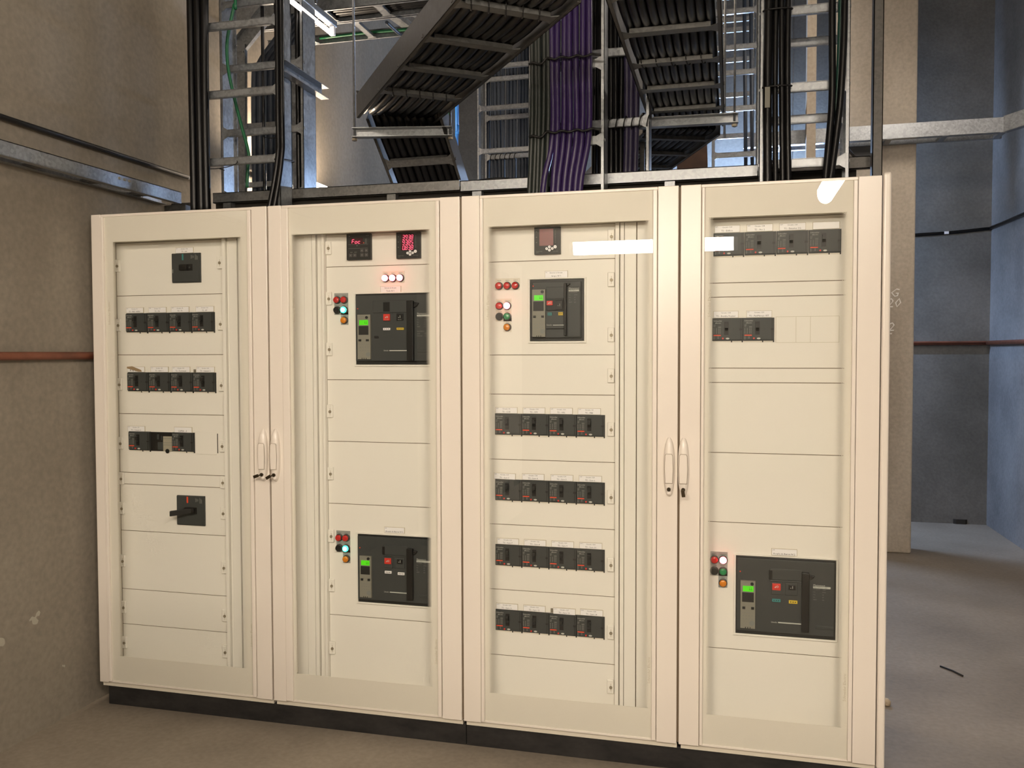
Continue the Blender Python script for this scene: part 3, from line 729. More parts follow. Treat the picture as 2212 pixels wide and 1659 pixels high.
# cabinet 3 contents
X = 1.6055
meter(c3, 1.867-X, 1.8405, False)
name_plate(c3, 1.904-X, 1.7545, 'Entrada de Energia', 'Grupo N°1', w=.086, h=.0255, corner='QG')
big_breaker(c3, 1.849-X, 1.523, .201, .226, NARROW)
q = MB(); q.box(1.715-X, 1.809-X, D-.0015, D, 1.713, 1.757); q.slot(1)
for k, t in enumerate(('FASE R', 'FASE S', 'FASE T')): q.text(t, 1.730+.0315*k-X, D-.0019, 1.7475, .0052, 'CENTER')
q.build('legend_plate', [LEGENDW, INK], c3)
for k in range(3): lamp(c3, 1.730+.0315*k-X, 1.7290, LENSR)
lamp_cluster(c3, 1.731-X, 1.7615-X, (1.6545, 1.615, 1.575), 'red', LEGENDW)
NAMES3 = [('Circuito C5', 'TS - CCE'), ('Circuito C14', 'TS - UPS'), ('Circuito C13', 'TS - UPS'), ('Circuito C4', 'TS - PBE')] + [('Circuito C%d' % (17+k), 'TS - Serv %d' % (3+k)) for k in range(12)]
XL = [(1.714, 1.820, 1.923, 2.027), (1.706, 1.816, 1.925, 2.031), (1.718, 1.823, 1.928, 2.033), (1.714, 1.820, 1.934, 2.036)]
for r, z in enumerate((1.1725, .925, .678, .430)):
    row(c3, X, [1.7125+.1035*k for k in range(4)], z)
    for k in range(4):
        a, b = NAMES3[r*4+k]; dz = (.0008 if (r, k) == (1, 0) else 0)
        name_plate(c3, XL[r][k]-X, z+.0803-(.0025 if (r, k) == (3, 2) else 0), a, b, corner='2QF%d' % (r*4+k+1), tilt=(.02 if (r, k) == (1, 0) else 0))
MB().box(1.9250-X, 1.9335-X, D-.003, D, .5115, .527).build('tape_scrap', mat('grey_tape', (120, 112, 98), .7), c3)

# cabinet 4 contents
X = 2.397
row(c4, X, [2.5085+.1055*k for k in range(4)], 1.8155); row(c4, X, [2.506, 2.6105], 1.519)
for k, (a, b) in enumerate((('Circuito C37', 'TS - Edificio'), ('Circuito C38', 'TS - Asc 2'), ('Circuito C33', 'TS - Exterior SG'), ('', ''))):
    name_plate(c4, (2.511, 2.620, 2.728, 2.837)[k]-X, 1.8965, a, b, w=.0875, h=.0255, corner='3QF%d' % (k+1) if a else '')
for k, (a, b) in enumerate((('Circuito C35', 'TS - Bomba Vestier'), ('Circuito C39', 'TS - FanManejo SET'))):
    name_plate(c4, (2.509, 2.621)[k]-X, 1.5995, a, b, w=.086, h=.0245, corner='' if k == 0 else '3QF')
q = MB()
for a in (2.720, 2.786, 2.833, 2.9255): q.box(a-X, a+.001-X, D-.0008, D, 1.512, 1.602)
for z in (1.512, 1.601): q.box(2.720-X, 2.9265-X, D-.0008, D, z, z+.001)
q.build('blank_plate', mat('faint_seam', (186, 178, 156), .6), c4)
big_breaker(c4, 2.5925-X, .489, .331, .275, L4)
name_plate(c4, 2.711-X, .7715, '', 'Acople de Barras N°2', w=.086, h=.024, corner='QAB')
lamp_cluster(c4, 2.5175-X, 2.548-X, (.746, .7055, .664), 'red', LEGEND)

# black plinths under the cabinets
for a, b, t in ((.028, 1.610, 'black scuffed steel plinth under the two left cabinets'), (1.612, 3.04, 'black scuffed steel plinth under the two right cabinets')):
    tag(MB().box(a, b, .021, .58, 0.0, .0815).build('plinth', BLACKP, bevel=.002), t, 'plinth', 'plinths of the cabinet row')

# ------------------------------------------------------------------ ladders, cables and supports above the cabinets
XA, YA, ZA = Vector((1, 0, 0)), Vector((0, 1, 0)), Vector((0, 0, 1))
def ladder(name, label, group, p0, u, w, d, L, W, H, rungs, M=None, MR=None, rung_h=.030, rung_d=.016):
    """p0: outer corner on the rung side; u: along, w: across, d: from the rungs towards the cables"""
    M = M or GALV; MR = MR or M
    u, w, d = Vector(u).normalized(), Vector(w).normalized(), Vector(d).normalized()
    t = empty(name, p0)
    for s, sg in ((0, 1), (W, -1)):
        r = MB(); c = w*s
        r.obox(c+u*L/2+d*H/2+w*sg*.0012, u, w, d, L, .0024, H)
        for dd in (.0012, H-.0012): r.obox(c+u*L/2+d*dd+w*sg*.0065, u, w, d, L, .013, .0024)
        for q in rungs:
            r.obox(c+u*q+d*(rung_d*.5+.004)-w*sg*.001, u, w, d, .010, .003, .010)
        r.build('side_rail', M, t)
    for q in rungs:
        r = MB(); e = rung_h/2; fl = min(.035, W*.18); f = e*1.9; o = u*q+d*.003
        P = [o+w*.003-u*f, o+w*(fl*.35)-u*f, o+w*fl-u*e, o+w*(W-fl)-u*e, o+w*(W-fl*.35)-u*f, o+w*(W-.003)-u*f]
        P += [o+w*(W-.003)+u*f, o+w*(W-fl*.35)+u*f, o+w*(W-fl)+u*e, o+w*fl+u*e, o+w*(fl*.35)+u*f, o+w*.003+u*f]
        r.prism(P, d*.0025)
        for sg in (-1, 1): r.obox(o+w*W/2+u*sg*e+d*rung_d/2, u, w, d, .003, W-2*fl, rung_d)
        r.build('rung', MR, t)
    return tag(t, label, 'cable ladder', group)
def cable(label, pts, r, M, group, n=8, name='power_cable', cat='cable'):
    o = MB().tube(pts, r, n).build(name, M); return tag(o, label, cat, group)
def smooth(pts, k=6):
    P = [Vector(p) for p in pts]; out = []
    for i in range(len(P)-1):
        a, b, c, e = P[max(0, i-1)], P[i], P[i+1], P[min(len(P)-1, i+2)]
        for j in range(k):
            t = j/k; out.append(.5*((2*b)+(c-a)*t+(2*a-5*b+4*c-e)*t*t+(3*b-a-3*c+e)*t**3))
    return out+[P[-1]]
def tie(label, c, a, b, la, lb, group, th=.004, tail=True):
    """cable tie: a flat loop round a bundle; a, b span its plane"""
    a, b = Vector(a).normalized(), Vector(b).normalized(); n = 20
    pts = [Vector(c)+a*la*math.cos(2*math.pi*i/n)+b*lb*math.sin(2*math.pi*i/n) for i in range(n+1)]
    m = MB().tube(pts, th/2, 5)
    if tail: m.tube([Vector(c)+a*la*.2-b*lb, Vector(c)+a*(la*.2+.03)-b*(lb+.012)], th/2, 5)
    return tag(m.build('cable_tie', TIE), label, 'cable tie', group)
TOP = 4.25
PH = 2.0545                                           # cabinet roof

# --- left pair of risers (front and rear ladder)
ladder('cable_ladder', 'front ladder rising from the roof of the leftmost cabinet', 'vertical cable ladders', (.285, .30, PH), ZA, XA, YA, TOP-PH, .42, .10, [z-PH for z in (2.314, 2.604, 2.896, 3.186, 3.476)])
ladder('cable_ladder', 'ladder behind the front left one, tied black cables on its right half', 'vertical cable ladders', (.285, .51, PH), ZA, XA, YA, TOP-PH, .42, .12, [z-PH for z in (2.204, 2.494, 2.786, 3.076, 3.366)])
for i in range(3):
    x = .302+.034*i; ph = random.random()*6
    cable('thick black cable on the left edge of the front left ladder, %s from left' % ORD[i], smooth([(x+.004*math.sin(ph+k), .272+.003*math.cos(ph*2+k), PH+.37*k) for k in range(7)], 4), .0172, CAB, 'thick cables on the left riser', 10)
for i, x in enumerate((.480, .556, .576, .596, .616, .655, .682)):
    ph = random.random()*6
    cable('black cable %s from the left, tied behind the rungs of the rear left ladder' % ORD[i], smooth([(x+.004*math.sin(ph+k), .551+.003*math.cos(ph+k*2), PH+.37*k) for k in range(7)], 4), .0115 if i > 0 else .008, CAB, 'cables behind the rear left ladder')
for i in range(2):
    a = UY(601+9*i, 0, .272)+ZA*1.2; b = UY(600+9*i, 200, .272); c = UY(600+9*i, 338, .268); e = UY(577+11*i, 446, .25)
    e.z = PH; cable('black cable bending left onto the cabinet roof beside the front left ladder, %s one' % ('inner', 'outer')[i], smooth([a, b, c, e], 6), .0105, CAB, 'bent cables at the left riser')
g = [UY(508, -30, .43)+ZA*1.1]+[UY(x, y, .43) for x, y in ((508, -30), (506, 10), (492, 80), (491, 130), (500, 185), (519, 262), (536, 325), (537, 345), (535, 372), (534, 405))]
cable('green earth cable winding down inside the two left ladders', smooth(g, 5), .0072, CABG, None, 8)
for z, l in ((2.314, 'lower'), (2.494, 'middle')):
    tie('black tie holding the cables to the %s rung of the left ladders' % l, (.40 if z < 2.4 else .55, .30 if z < 2.4 else .54, z-.008), XA, (0, .5, .86), .10 if z < 2.4 else .07, .03, 'ties on the left risers')
q = UY(632, 340, .30)
tie('black tie wrapped round right rail of the front left ladder', (.70, .345, q.z), XA, (0, 1, .1), .028, .07, 'ties on the left risers')
# short channel bracket on the right rails
b = MB(); a0 = Vector((.730, .29, 2.705)); 
b.box(.708, .711, .28, .68, 2.665, 2.715); b.box(.708, .748, .28, .68, 2.664, 2.667); b.box(.708, .748, .28, .68, 2.713, 2.716)
tag(b.build('channel_bracket', GALV), 'short galvanised channel bolted across the right rails of both left ladders', 'bracket')

# --- bent ladder behind the left pair, turning right at its top
t = empty('bent_cable_ladder', (UY(517, 410, .95).x, .95, PH-.3))
tag(t, 'ladder bending over to the right at its top behind the left pair', 'cable ladder')
K = [UY(518, 470, .95), UY(518, 104, .95), UY(618, -22, .95)]; base = t.location
sd = (K[2]-K[1]).normalized()
for dx in (0, .30):
    r = MB(); o = Vector((dx, 0, -.08*dx))
    for a, b2 in ((K[0], K[1]+ZA*.012), (K[1]-ZA*.0, K[2]))[:2 if dx == 0 else 1]:
        uu = (b2-a).normalized(); ww = uu.cross(YA).normalized(); mid = (a+b2)/2+o-base; L = (b2-a).length
        r.obox(mid, uu, ww, YA, L, .085, .004)
        for s in (-1, 1): r.obox(mid+ww*s*.042+YA*(-.012 if dx == 0 else .012), uu, ww, YA, L, .003, .024)
    r.build('side_rail', GALV, t)
for z in (2.35, 2.65, 2.95):
    MB().box(K[0].x-base.x, K[0].x-base.x+.30, .004, .020, z-base.z-.013, z-base.z+.013).build('rung', GALV, t)
for i in range(5):
    x = K[0].x+.07+.032*i
    pts = [(x, .99, 1.95), (x, .99, K[1].z-.20+.015*i), (x+.03, .99, K[1].z-.08), (x+.12, .99, K[1].z+.03), (x+.28, .99, K[1].z+.20)]
    cable('dark cable %s from the left, curving over inside the bent ladder' % ORD[i], smooth(pts, 6), .017, CABB, 'cables in the bent ladder')

# --- overhead trays running along the room behind the left risers
za = 3.20
n0 = UZ(690, 24, za); f0 = UZ(690, 54, za); g0 = UZ(690, 97, 3.2)
ladder('overhead_cable_tray', 'overhead tray packed with black cables, top left behind the risers', 'overhead trays', (.02, n0.y, za), XA, (0, 1, 0), ZA, 1.75, f0.y-n0.y, .09, [.24+.30*k for k in range(5)], MR=GALV, rung_h=.04)
for i in range(5):
    y = n0.y+.03+(f0.y-n0.y-.06)*i/4
    cable('black cable lying in the overhead tray, %s from the front' % ORD[i], smooth([(.02+.25*k, y+.006*math.sin(k*1.7+i), za+.038) for k in range(8)], 3), .019, CAB, 'cables in the black overhead tray')
ladder('overhead_cable_tray', 'overhead tray with one thin green cable along its far rail', 'overhead trays', (.02, f0.y+.004, 3.20), XA, (0, 1, 0), ZA, 1.75, g0.y-f0.y-.004, .05, [.30+.34*k for k in range(5)], MR=GALV, rung_h=.03)
cable('thin green earth cable along far rail of the overhead tray', smooth([(.35+.3*k, g0.y-.022, 3.228+.004*math.sin(k*2)) for k in range(5)], 4), .008, CABG, None)
c0 = UZ(835, 48, 3.16); c1_ = UZ(850, 62, 3.16); c2_ = UZ(866, 74, 3.16); c3_ = UZ(892, 77, 3.16)
cable('single grey cable curling across the tray with the green cable', smooth([c0, c1_, c2_, c3_], 6), .009, CABB, None)
# blue-lit channel on the far side
a = UZ(860, 40, 3.25); b2 = UZ(905, 74, 3.25)
tag(MB().obox((a+b2)/2, (b2-a).normalized(), (b2-a).normalized().cross(ZA), ZA, (b2-a).length*1.6, .05, .03).build('strut_channel', GALV), 'galvanised channel catching blue light above the diagonal tray', 'channel')
# small far hanger frame on the back left
h0, h1, hv = UY(790, 124, 3.9), UY(860, 119, 3.9), UY(794, 178, 3.9)
m_ = MB(); m_.obox((h0+h1)/2+ZA*.03, XA, YA, ZA, .42, .04, .012); m_.obox((h0+h1)/2-ZA*.02, XA, YA, ZA, .40, .03, .010); m_.tube([h0+XA*.03, hv], .008, 6); m_.tube([h0+XA*.03, h0+XA*.03+ZA*(Z_C-h0.z)], .006, 6)
tag(m_.build('hanger_frame', GALV), 'thin far trapeze hanger near the back left wall', 'bracket')

# --- diagonal tray, seen from below, with its down-bend
def tray_cables(n, base, u, w, d, L, W, r, lab, group, rungs, sag=.010, M=CAB, wig=.002):
    for i in range(n):
        s = .035+(W-.07)*i/(n-1); pts = []
        q = sorted(set([0.0]+[x for x in rungs if 0 < x < L]+[L]))
        for a, b in zip(q, q[1:]):
            for k in range(4):
                tt = a+(b-a)*k/4; pts.append(base+u*tt+w*(s+wig*math.sin(tt*5+i*2))+d*(.021+r-sag*math.sin(math.pi*(tt-a)/(b-a))*.9))
        pts.append(base+u*L+w*s+d*(.021+r))
        cable(lab % ORD[i], pts, r, M, group, 8)
ZT = 2.5
uL = (UZ(770, 255, ZT)-UZ(985, 0, ZT)); uL.z = 0; uL.normalize()
wL = Vector((-uL.y, uL.x, 0))
if wL.dot(UZ(1255, 0, ZT)-UZ(985, 0, ZT)) < 0: wL = -wL
pL = UZ(985, 0, ZT); endL = UZ(770, 255, ZT); ext = .12
WL = .345; LL = (endL-pL).length+ext
base = pL-uL*ext
r0 = (UZ(920, 87, ZT)-base).dot(uL)
rl = [r0+.303*k for k in range(-6, 3)]; rl = [x for x in rl if .02 < x < LL-.02]
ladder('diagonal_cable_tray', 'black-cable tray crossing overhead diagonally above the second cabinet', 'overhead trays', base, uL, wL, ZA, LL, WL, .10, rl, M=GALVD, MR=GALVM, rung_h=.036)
tray_cables(9, base, uL, wL, ZA, LL, WL, .0172, 'black cable in the diagonal tray, %s from its left rail', 'cables in the diagonal tray', rl)
for k in (r0+.303*2, r0-.303):
    for i in range(5):
        c = base+uL*k+wL*(.06+.055*i)+ZA*.03
        tie('black tie round a rung of the diagonal tray, %s from left, %s rung' % (ORD[i], 'lower' if k > r0 else 'upper'), c, ZA, (uL+wL*.35), .036, .028, 'ties on the diagonal tray', .005, False)
# steep piece below the bend
def on_slope(x, y, y0=.62, z0=2.47, k=.85):
    d = _ray(x, y); tt = (z0+k*y0-CAM.z-k*CAM.y)/(d.z+k*d.y); return CAM+d*tt
s0, s1, s2, s3 = on_slope(806, 298), on_slope(856, 402), on_slope(972, 276), on_slope(1000, 402)
uS = ((s1-s0)+(s3-s2)).normalized(); wS = (s2-s0); wS = (wS-uS*wS.dot(uS)).normalized(); dS = uS.cross(wS)
if dS.z < 0: dS = -dS
WS = ((s2-s0).dot(wS)+(s3-s1).dot(wS))/2; bS = s0-uS*.10; LS = (s1-s0).dot(uS)+.55
rr = (on_slope(900, 352)-bS).dot(uS)
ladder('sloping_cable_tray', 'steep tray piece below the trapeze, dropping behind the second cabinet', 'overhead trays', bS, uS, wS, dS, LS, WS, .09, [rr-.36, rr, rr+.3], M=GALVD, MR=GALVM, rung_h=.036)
tray_cables(9, bS, uS, wS, dS, LS, WS, .0195, 'black cable in the sloping tray, %s from its left rail', 'cables in the sloping tray', [rr], .004)
def trapeze(pa, pb, label, rods, zr, rod_r=.0055):
    t = empty('trapeze_support', (pa+pb)/2); o = t.location; uu = (pb-pa).normalized(); L = (pb-pa).length; vv = uu.cross(ZA).normalized()
    s = MB(); s.obox(Vector((0, 0, 0)), uu, vv, ZA, L, .003, .041)
    for k in (-1, 1): s.obox(vv*.019+ZA*k*.019, uu, vv, ZA, L, .041, .003)
    s.build('strut', GALV, t)
    for k in rods:
        c = uu*(k*L/2)
        MB().tube([c+vv*.012-ZA*.035, c+vv*.012+ZA*(zr-o.z)], rod_r, 6).build('threaded_rod', GALV, t)
        MB().prism([c+vv*.012+Vector((.012*math.cos(i*math.pi/3), .012*math.sin(i*math.pi/3), -.032)) for i in range(6)], (0, 0, .010)).build('nut', STEEL, t)
    return tag(t, label, 'pipe support', 'trapeze supports')
ta, tb = UZ(764, 290, 2.462), UZ(978, 287, 2.462); tb.y = ta.y+.09
trapeze(ta, tb, 'left trapeze channel under the lower end of the diagonal tray', (-.97, .96), Z_C)

# --- tray along the right, running straight away
bR = Vector((2.212, -0.60, ZT)); LRr = 1.60
rR = [.395+.305*k for k in range(-3, 5)]; rR = [x for x in rR if .02 < x < LRr-.02]
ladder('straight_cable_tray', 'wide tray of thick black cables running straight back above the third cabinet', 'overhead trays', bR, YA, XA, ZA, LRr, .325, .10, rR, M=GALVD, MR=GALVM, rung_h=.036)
tray_cables(10, bR, YA, XA, ZA, LRr, .325, .0148, 'thick black cable in the straight tray, %s from its left rail', 'cables in the straight tray', rR, .014, CAB, .0006)
for i in range(5):
    tie('black tie round a rung of the straight tray, %s from left' % ORD[i], bR+YA*rR[-3]+XA*(.05+.052*i)+ZA*.03, ZA, (.35, .94, 0), .036, .026, 'ties on the straight tray', .005, False)
ta, tb = UZ(1378, 270, 2.472), UZ(1594, 264, 2.472); tb.y = ta.y+.02
trapeze(ta, tb, 'right trapeze channel under the end of the straight tray', (.93,), Z_C)
q = UZ(1558, 240, ZT)
tag(MB().tube([(q.x+.012, .97, 2.44), (q.x+.012, .97, Z_C)], .006, 6).build('threaded_rod', GALV), 'threaded rod along right rail of the straight tray', 'rod')
q = UY(1389, 320, 1.02)
tag(MB().box(q.x-.012, q.x+.008, 1.0, 1.03, 2.0, 2.455).build('strut_post', GALVD), 'short upright channel under the left end of the right trapeze', 'channel')
# lower tray continuing to the left beyond the trapeze
a, b2 = UZ(1556, 292, 2.46), UZ(1440, 374, 2.46); u2 = (b2-a); u2.z = 0; L2_ = u2.length+.7; u2.normalize(); w2 = Vector((u2.y, -u2.x, 0))
if w2.x > 0: w2 = -w2
ladder('angled_cable_tray', 'lower tray veering left beyond the right trapeze', 'overhead trays', a-u2*.0, u2, w2, ZA, L2_, .36, .09, [.12+.3*k for k in range(5)], M=GALVD, rung_h=.03)
tray_cables(10, a-u2*.0, u2, w2, ZA, L2_, .36, .0145, 'black cable in the angled tray, %s from its right rail', 'cables in the angled tray', [.12+.3*k for k in range(5)], .006)
# rusty sheet far behind
a, b2 = UY(1462, 366, 3.0), UY(1556, 366, 3.0)
tag(MB().prism([(a.x, 3.0, 0), (b2.x, 3.0, 0), (UY(1527, 290, 3.0).x, 3.0, 2.96), (a.x, 3.0, 2.96)], (0, .02, 0)).build('steel_sheet', RUST), 'rusty brown steel sheet standing in the back aisle', 'steel sheet')

# --- middle risers with the purple cables
ladder('cable_ladder', 'middle ladder carrying black cables and the purple cables', 'vertical cable ladders', (1.778, .36, PH), ZA, XA, YA, TOP-PH, .305, .10, [z-PH for z in (2.057+.28-.02, 2.617, 2.897, 3.177, 3.457)], M=GALV)
ladder('cable_ladder', 'ladder behind the purple cables, ties on its black cables', 'vertical cable ladders', (1.80, .56, PH), ZA, XA, YA, TOP-PH, .44, .10, [z-PH for z in (2.143, 2.432, 2.723, 3.014, 3.305)], M=GALV)
for i in range(5):
    x = 1.796+.0165*i; ph = random.random()*6
    cable('dark green-black cable left of the purple cables, %s from the left' % ORD[i], smooth([(x+.003*math.sin(ph+k)-(.014 if k == 0 else 0), .332+.004*math.cos(ph+k), PH+.37*k) for k in range(7)], 4), .0105, mat('green_black_cable', (30, 36, 32), .45), 'dark cables left of the purple cables')
for i in range(7):
    x = UY(1192+13.2*i, 150, .335).x; xb = UY((1170, 1193, 1203, 1216, 1228, 1240, 1250)[i], 408, .33).x; ph = random.random()*6
    pts = [(xb, .328, PH), (xb*.7+x*.3, .330, PH+.12)] + [(x+.003*math.sin(ph+k), .335+.004*math.cos(ph+k), 2.34+.30*k) for k in range(7)]
    cable('purple cable hanging above the third cabinet, %s from the left' % ORD[i], smooth(pts, 4), .0125, CABP, 'purple cables', 10)
for z in (2.345, 2.63):
    pts = [(1.79+.018*k, .312-.003*(k % 2)-(.004 if k > 3 else 0), z+.004*math.sin(k*1.9)-.012*(k < 4)) for k in range(17)]
    tag(MB().tube(smooth(pts, 3), .0045, 6).build('cable_tie', TIE), 'black tie binding the purple cables at the %s rung' % ('lower' if z < 2.5 else 'upper'), 'cable tie', 'ties on the purple cables')
for i in range(9):
    x = UY(1284+11.5*i, 200, .60).x; ph = random.random()*6
    cable('black cable right of the purple ones behind the rear middle ladder, %s from left' % ORD[i], smooth([(x+.003*math.sin(ph+k)-.012*(i > 5)*(k == 0), .602+.003*math.cos(ph+k), PH+.37*k) for k in range(7)], 4), .0125, CAB if i < 6 else mat('dark_violet_cable', (46, 40, 66), .45), 'black cables behind the rear middle ladder')
for i in range(6):
    tie('black tie on the rear middle ladder, %s from left' % ORD[i], (2.075+.032*i, .575, 2.432), (.25, 0, 1), (0, 1, 0), .026, .034, 'ties on the rear middle ladder', .005, False)

# --- far ladders beyond the middle risers
E1 = UY(1030, 230, 2.6).x
ladder('far_cable_ladder', 'far ladder with bright rungs left of the dark cables', 'far vertical ladders', (E1, 2.6, 1.2), ZA, XA, YA, TOP-1.2, .40, .10, [z-1.2 for z in (2.575, 2.847, 3.134, 3.41, 3.69)], M=GALV)
E2 = UY(1047, 255, 2.95).x
ladder('far_cable_ladder', 'farther ladder with tied dark blue cables', 'far vertical ladders', (E2, 2.95, 1.2), ZA, XA, YA, TOP-1.2, .36, .10, [z-1.2 for z in (2.60, 2.888, 3.166, 3.44, 3.73)], M=GALV)
for i in range(11):
    x = UY(1057+8.3*i, 250, 3.02).x; ph = random.random()*6
    cable('dark blue-grey cable on the farther ladder, %s from the left' % ORD[i], smooth([(x+.005*math.sin(ph+k), 2.99+.01*math.cos(ph+k*2), 1.3+.48*k) for k in range(7)], 3), .0135, CABB, 'dark cables on the farther ladder')
for i in range(6):
    tie('black tie on the farther ladder, %s from left' % ORD[i], (E2+.05+.035*i, 2.96, 2.888), (.4, 0, 1), (0, 1, 0), .022, .03, 'ties on the farther ladder', .007, False)
q = [UY(988, 226, 2.3)+Vector((0, 0, Z_C-UY(988, 226, 2.3).z)), UY(987, 226, 2.3), UY(988, 270, 2.3), UY(986, 310, 2.3), UY(985, 400, 2.3)]
cable('bright blue cable hanging beyond the lower end of the diagonal tray', smooth(q, 4), .012, CABBL, None)
for i, (M, lab) in enumerate(((CABG, 'thin green cable beside the hanging blue cable'), (CABB, 'thin dark cable beside the hanging blue cable'))):
    cable(lab, smooth([UY(970+7*i, 225, 2.35)+Vector((0, 0, Z_C-UY(970+7*i, 225, 2.35).z)), UY(970+7*i, 225, 2.35), UY(971+7*i, 330, 2.35), UY(972+7*i, 410, 2.35)], 4), .009, M, None)

# --- far ladders on the right, seen past the straight tray
H1 = UY(1556, 200, 2.55).x; H1b = UY(1640, 200, 2.55).x
ladder('far_cable_ladder', 'far ladder right of the straight tray, nearer of two', 'far vertical ladders', (H1-.05, 2.55, 1.2), ZA, XA, YA, TOP-1.2, H1b-H1+.05, .10, [UY(1600, y, 2.55).z-1.2 for y in (333, 233, 155, 100, 22, -50)], M=GALV)
H2 = UY(1556, 200, 3.25).x; H2b = UY(1629, 200, 3.25).x
ladder('far_cable_ladder', 'far ladder right of the straight tray, farther of two', 'far vertical ladders', (H2-.05, 3.25, 1.2), ZA, XA, YA, TOP-1.2, H2b-H2+.05, .10, [UY(1600, y, 3.25).z-1.2 for y in (292, 203, 127, 62, 40, -10)], M=GALV)
for i, x in enumerate((1610, 1624)):
    cable('thin dark cable on the far right ladders, %s one' % ('left', 'right')[i], [UY(x+1, 372, 3.1), UY(x, 230, 3.1), UY(x-1, 130, 3.1), UY(x-2, -20, 3.1)], .013, CABB, 'thin cables on the far right ladders')

# --- right risers with the thick cables
ladder('cable_ladder', 'front ladder rising from the roof of the rightmost cabinet', 'vertical cable ladders', (2.668, .33, PH), ZA, XA, YA, TOP-PH, .315, .10, [z-PH for z in (2.178, 2.456, 2.735, 3.014, 3.293)], M=GALV)
ladder('cable_ladder', 'rear ladder of the right pair, seen between the front rungs', 'vertical cable ladders', (2.662, .53, PH), ZA, XA, YA, TOP-PH, .335, .10, [z-PH for z in (2.390, 2.686, 2.98, 3.276)], M=GALV)
for i, (px, r) in enumerate(((1659, .0165), (1676, .0105), (1688, .0105), (1703, .0115))):
    x = UY(px, 150, .31).x; ph = random.random()*6
    cable('thick black cable dropping onto the rightmost cabinet, %s from the left' % ORD[i], smooth([(x+.003*math.sin(ph+k)+(.006 if k == 0 else 0), .308+.003*math.cos(ph+k), PH+.37*k) for k in range(7)], 4), r, CAB, 'thick cables on the right riser', 10)
for i, (top, mid, bot) in enumerate((((1798, 0), (1798, 190), (1780, 385)), ((1826, 0), (1818, 180), (1790, 385)))):
    P = [UY(top[0], top[1]-40, .30)+ZA*1.1, UY(top[0], top[1]-40, .30), UY(mid[0], mid[1], .30), UY((mid[0]+bot[0])/2+3, 290, .30), UY(bot[0], 376, .29)]; P[-1].z = PH
    cable('black cable slanting left beside the right rail of the right ladder, %s one' % ('inner', 'outer')[i], smooth(P, 5), .0125, CAB, 'slanting cables at the right riser')
P = [UY(1817, -40, .315)+ZA*1.1, UY(1817, -40, .315), UY(1815, 60, .315), UY(1812, 150, .315), UY(1806, 230, .315), UY(1806, 260, .33)]
cable('dark green cable between the slanting black cables on the right ladder', smooth(P, 5), .0095, mat('dark_green_cable', (14, 58, 48), .45), None)
for i, z in enumerate((2.456, 2.735)):
    tie('black tie round the thick cables on the right ladder, %s rung' % ('lower', 'upper')[i], (2.729, .312, z), XA, (0, 1, .1), .052, .022, 'ties on the right riser', .006, False)
q = MB(); a, b2 = UY(1656, 188, .29), UY(1663, 232, .29); q.box(a.x-.006, a.x+.012, .2895, .2910, b2.z, a.z)
tag(q.build('cable_marker', mat('marker_grey', (120, 118, 108), .6)), 'grey marker tag on the leftmost thick cable of the right ladder', 'cable tag')
q = UY(1886, 200, .34); q2 = UY(1908, 200, .34)
p = MB(); p.box(q.x, q2.x, .34, .343, PH, TOP); p.box(q.x, q.x+.003, .34, .385, PH, TOP); p.box(q2.x-.003, q2.x, .34, .385, PH, TOP)
tag(p.build('channel_post', GALVD), 'dark upright channel at the right end of the rightmost cabinet', 'channel post')

# --- support rail along the cabinet roofs, in three lengths
def roof_rail(xa, xb, z, label, M):
    b = MB(); b.box(xa, xb, .455, .458, z, z+.046); b.box(xa, xb, .455, .495, z+.043, z+.046); b.box(xa, xb, .455, .480, z, z+.003)
    for k in range(int((xb-xa)/.9)+1): b.box(xa+.05+.8*k, xa+.09+.8*k, .458, .495, PH-.002, z+.002)
    tag(b.build('support_rail', M), label, 'support rail', 'rails along the cabinet roofs')
roof_rail(.275, 1.455, 2.166, 'galvanised rail in shade-darkened grey along the roofs of the two left cabinets', GALVM)
roof_rail(1.46, 2.665, 2.160, 'bright mottled galvanised rail along the roof of the third cabinet', GALV)
roof_rail(2.68, 3.10, 2.170, 'short galvanised rail behind the right riser cables', GALVD)
for i, (px, l) in enumerate(((987, 'joint of the left and middle rails'), (1133, 'foot of the middle ladder'), (1632, 'foot of the right ladder'))):
    q = UY(px, 420-20*(i == 1)-45*(i == 2), .40)
    m_ = MB(); m_.box(q.x-.028, q.x+.028, .37, .44, PH, PH+.006); m_.box(q.x-.028, q.x-.020, .37, .44, PH+.006, PH+.055); m_.box(q.x+.020, q.x+.028, .37, .44, PH+.006, PH+.055)
    tag(m_.build('foot_clamp', TIE), 'black clamp foot on the cabinet roof at the %s' % l, 'clamp', 'clamp feet')
# cable scraps and the loop lying on the roof rail
P = [UY(x, y, .47) for x, y in ((1000, 398), (1040, 390), (1085, 386), (1130, 392), (1146, 402))]
cable('thin black cable arching over the roof rail left of the middle ladder', smooth(P, 5), .006, TIE, None)
m_ = MB(); m_.box(.26, 3.03, .50, .56, PH, PH+.135)  # added dark filler, keeps the gap under the rail from showing bright
for k in range(46):
    if k % 3 != 1: m_.box(.30+.06*k, .335+.06*k, .494, .50, PH+.02+.02*(k % 2), PH+.05+.02*(k % 2))
tag(m_.build('gap_filler_strip', SEAM), 'added dark slotted strip filling the gap between cabinet roofs and support rail', 'gap filler')

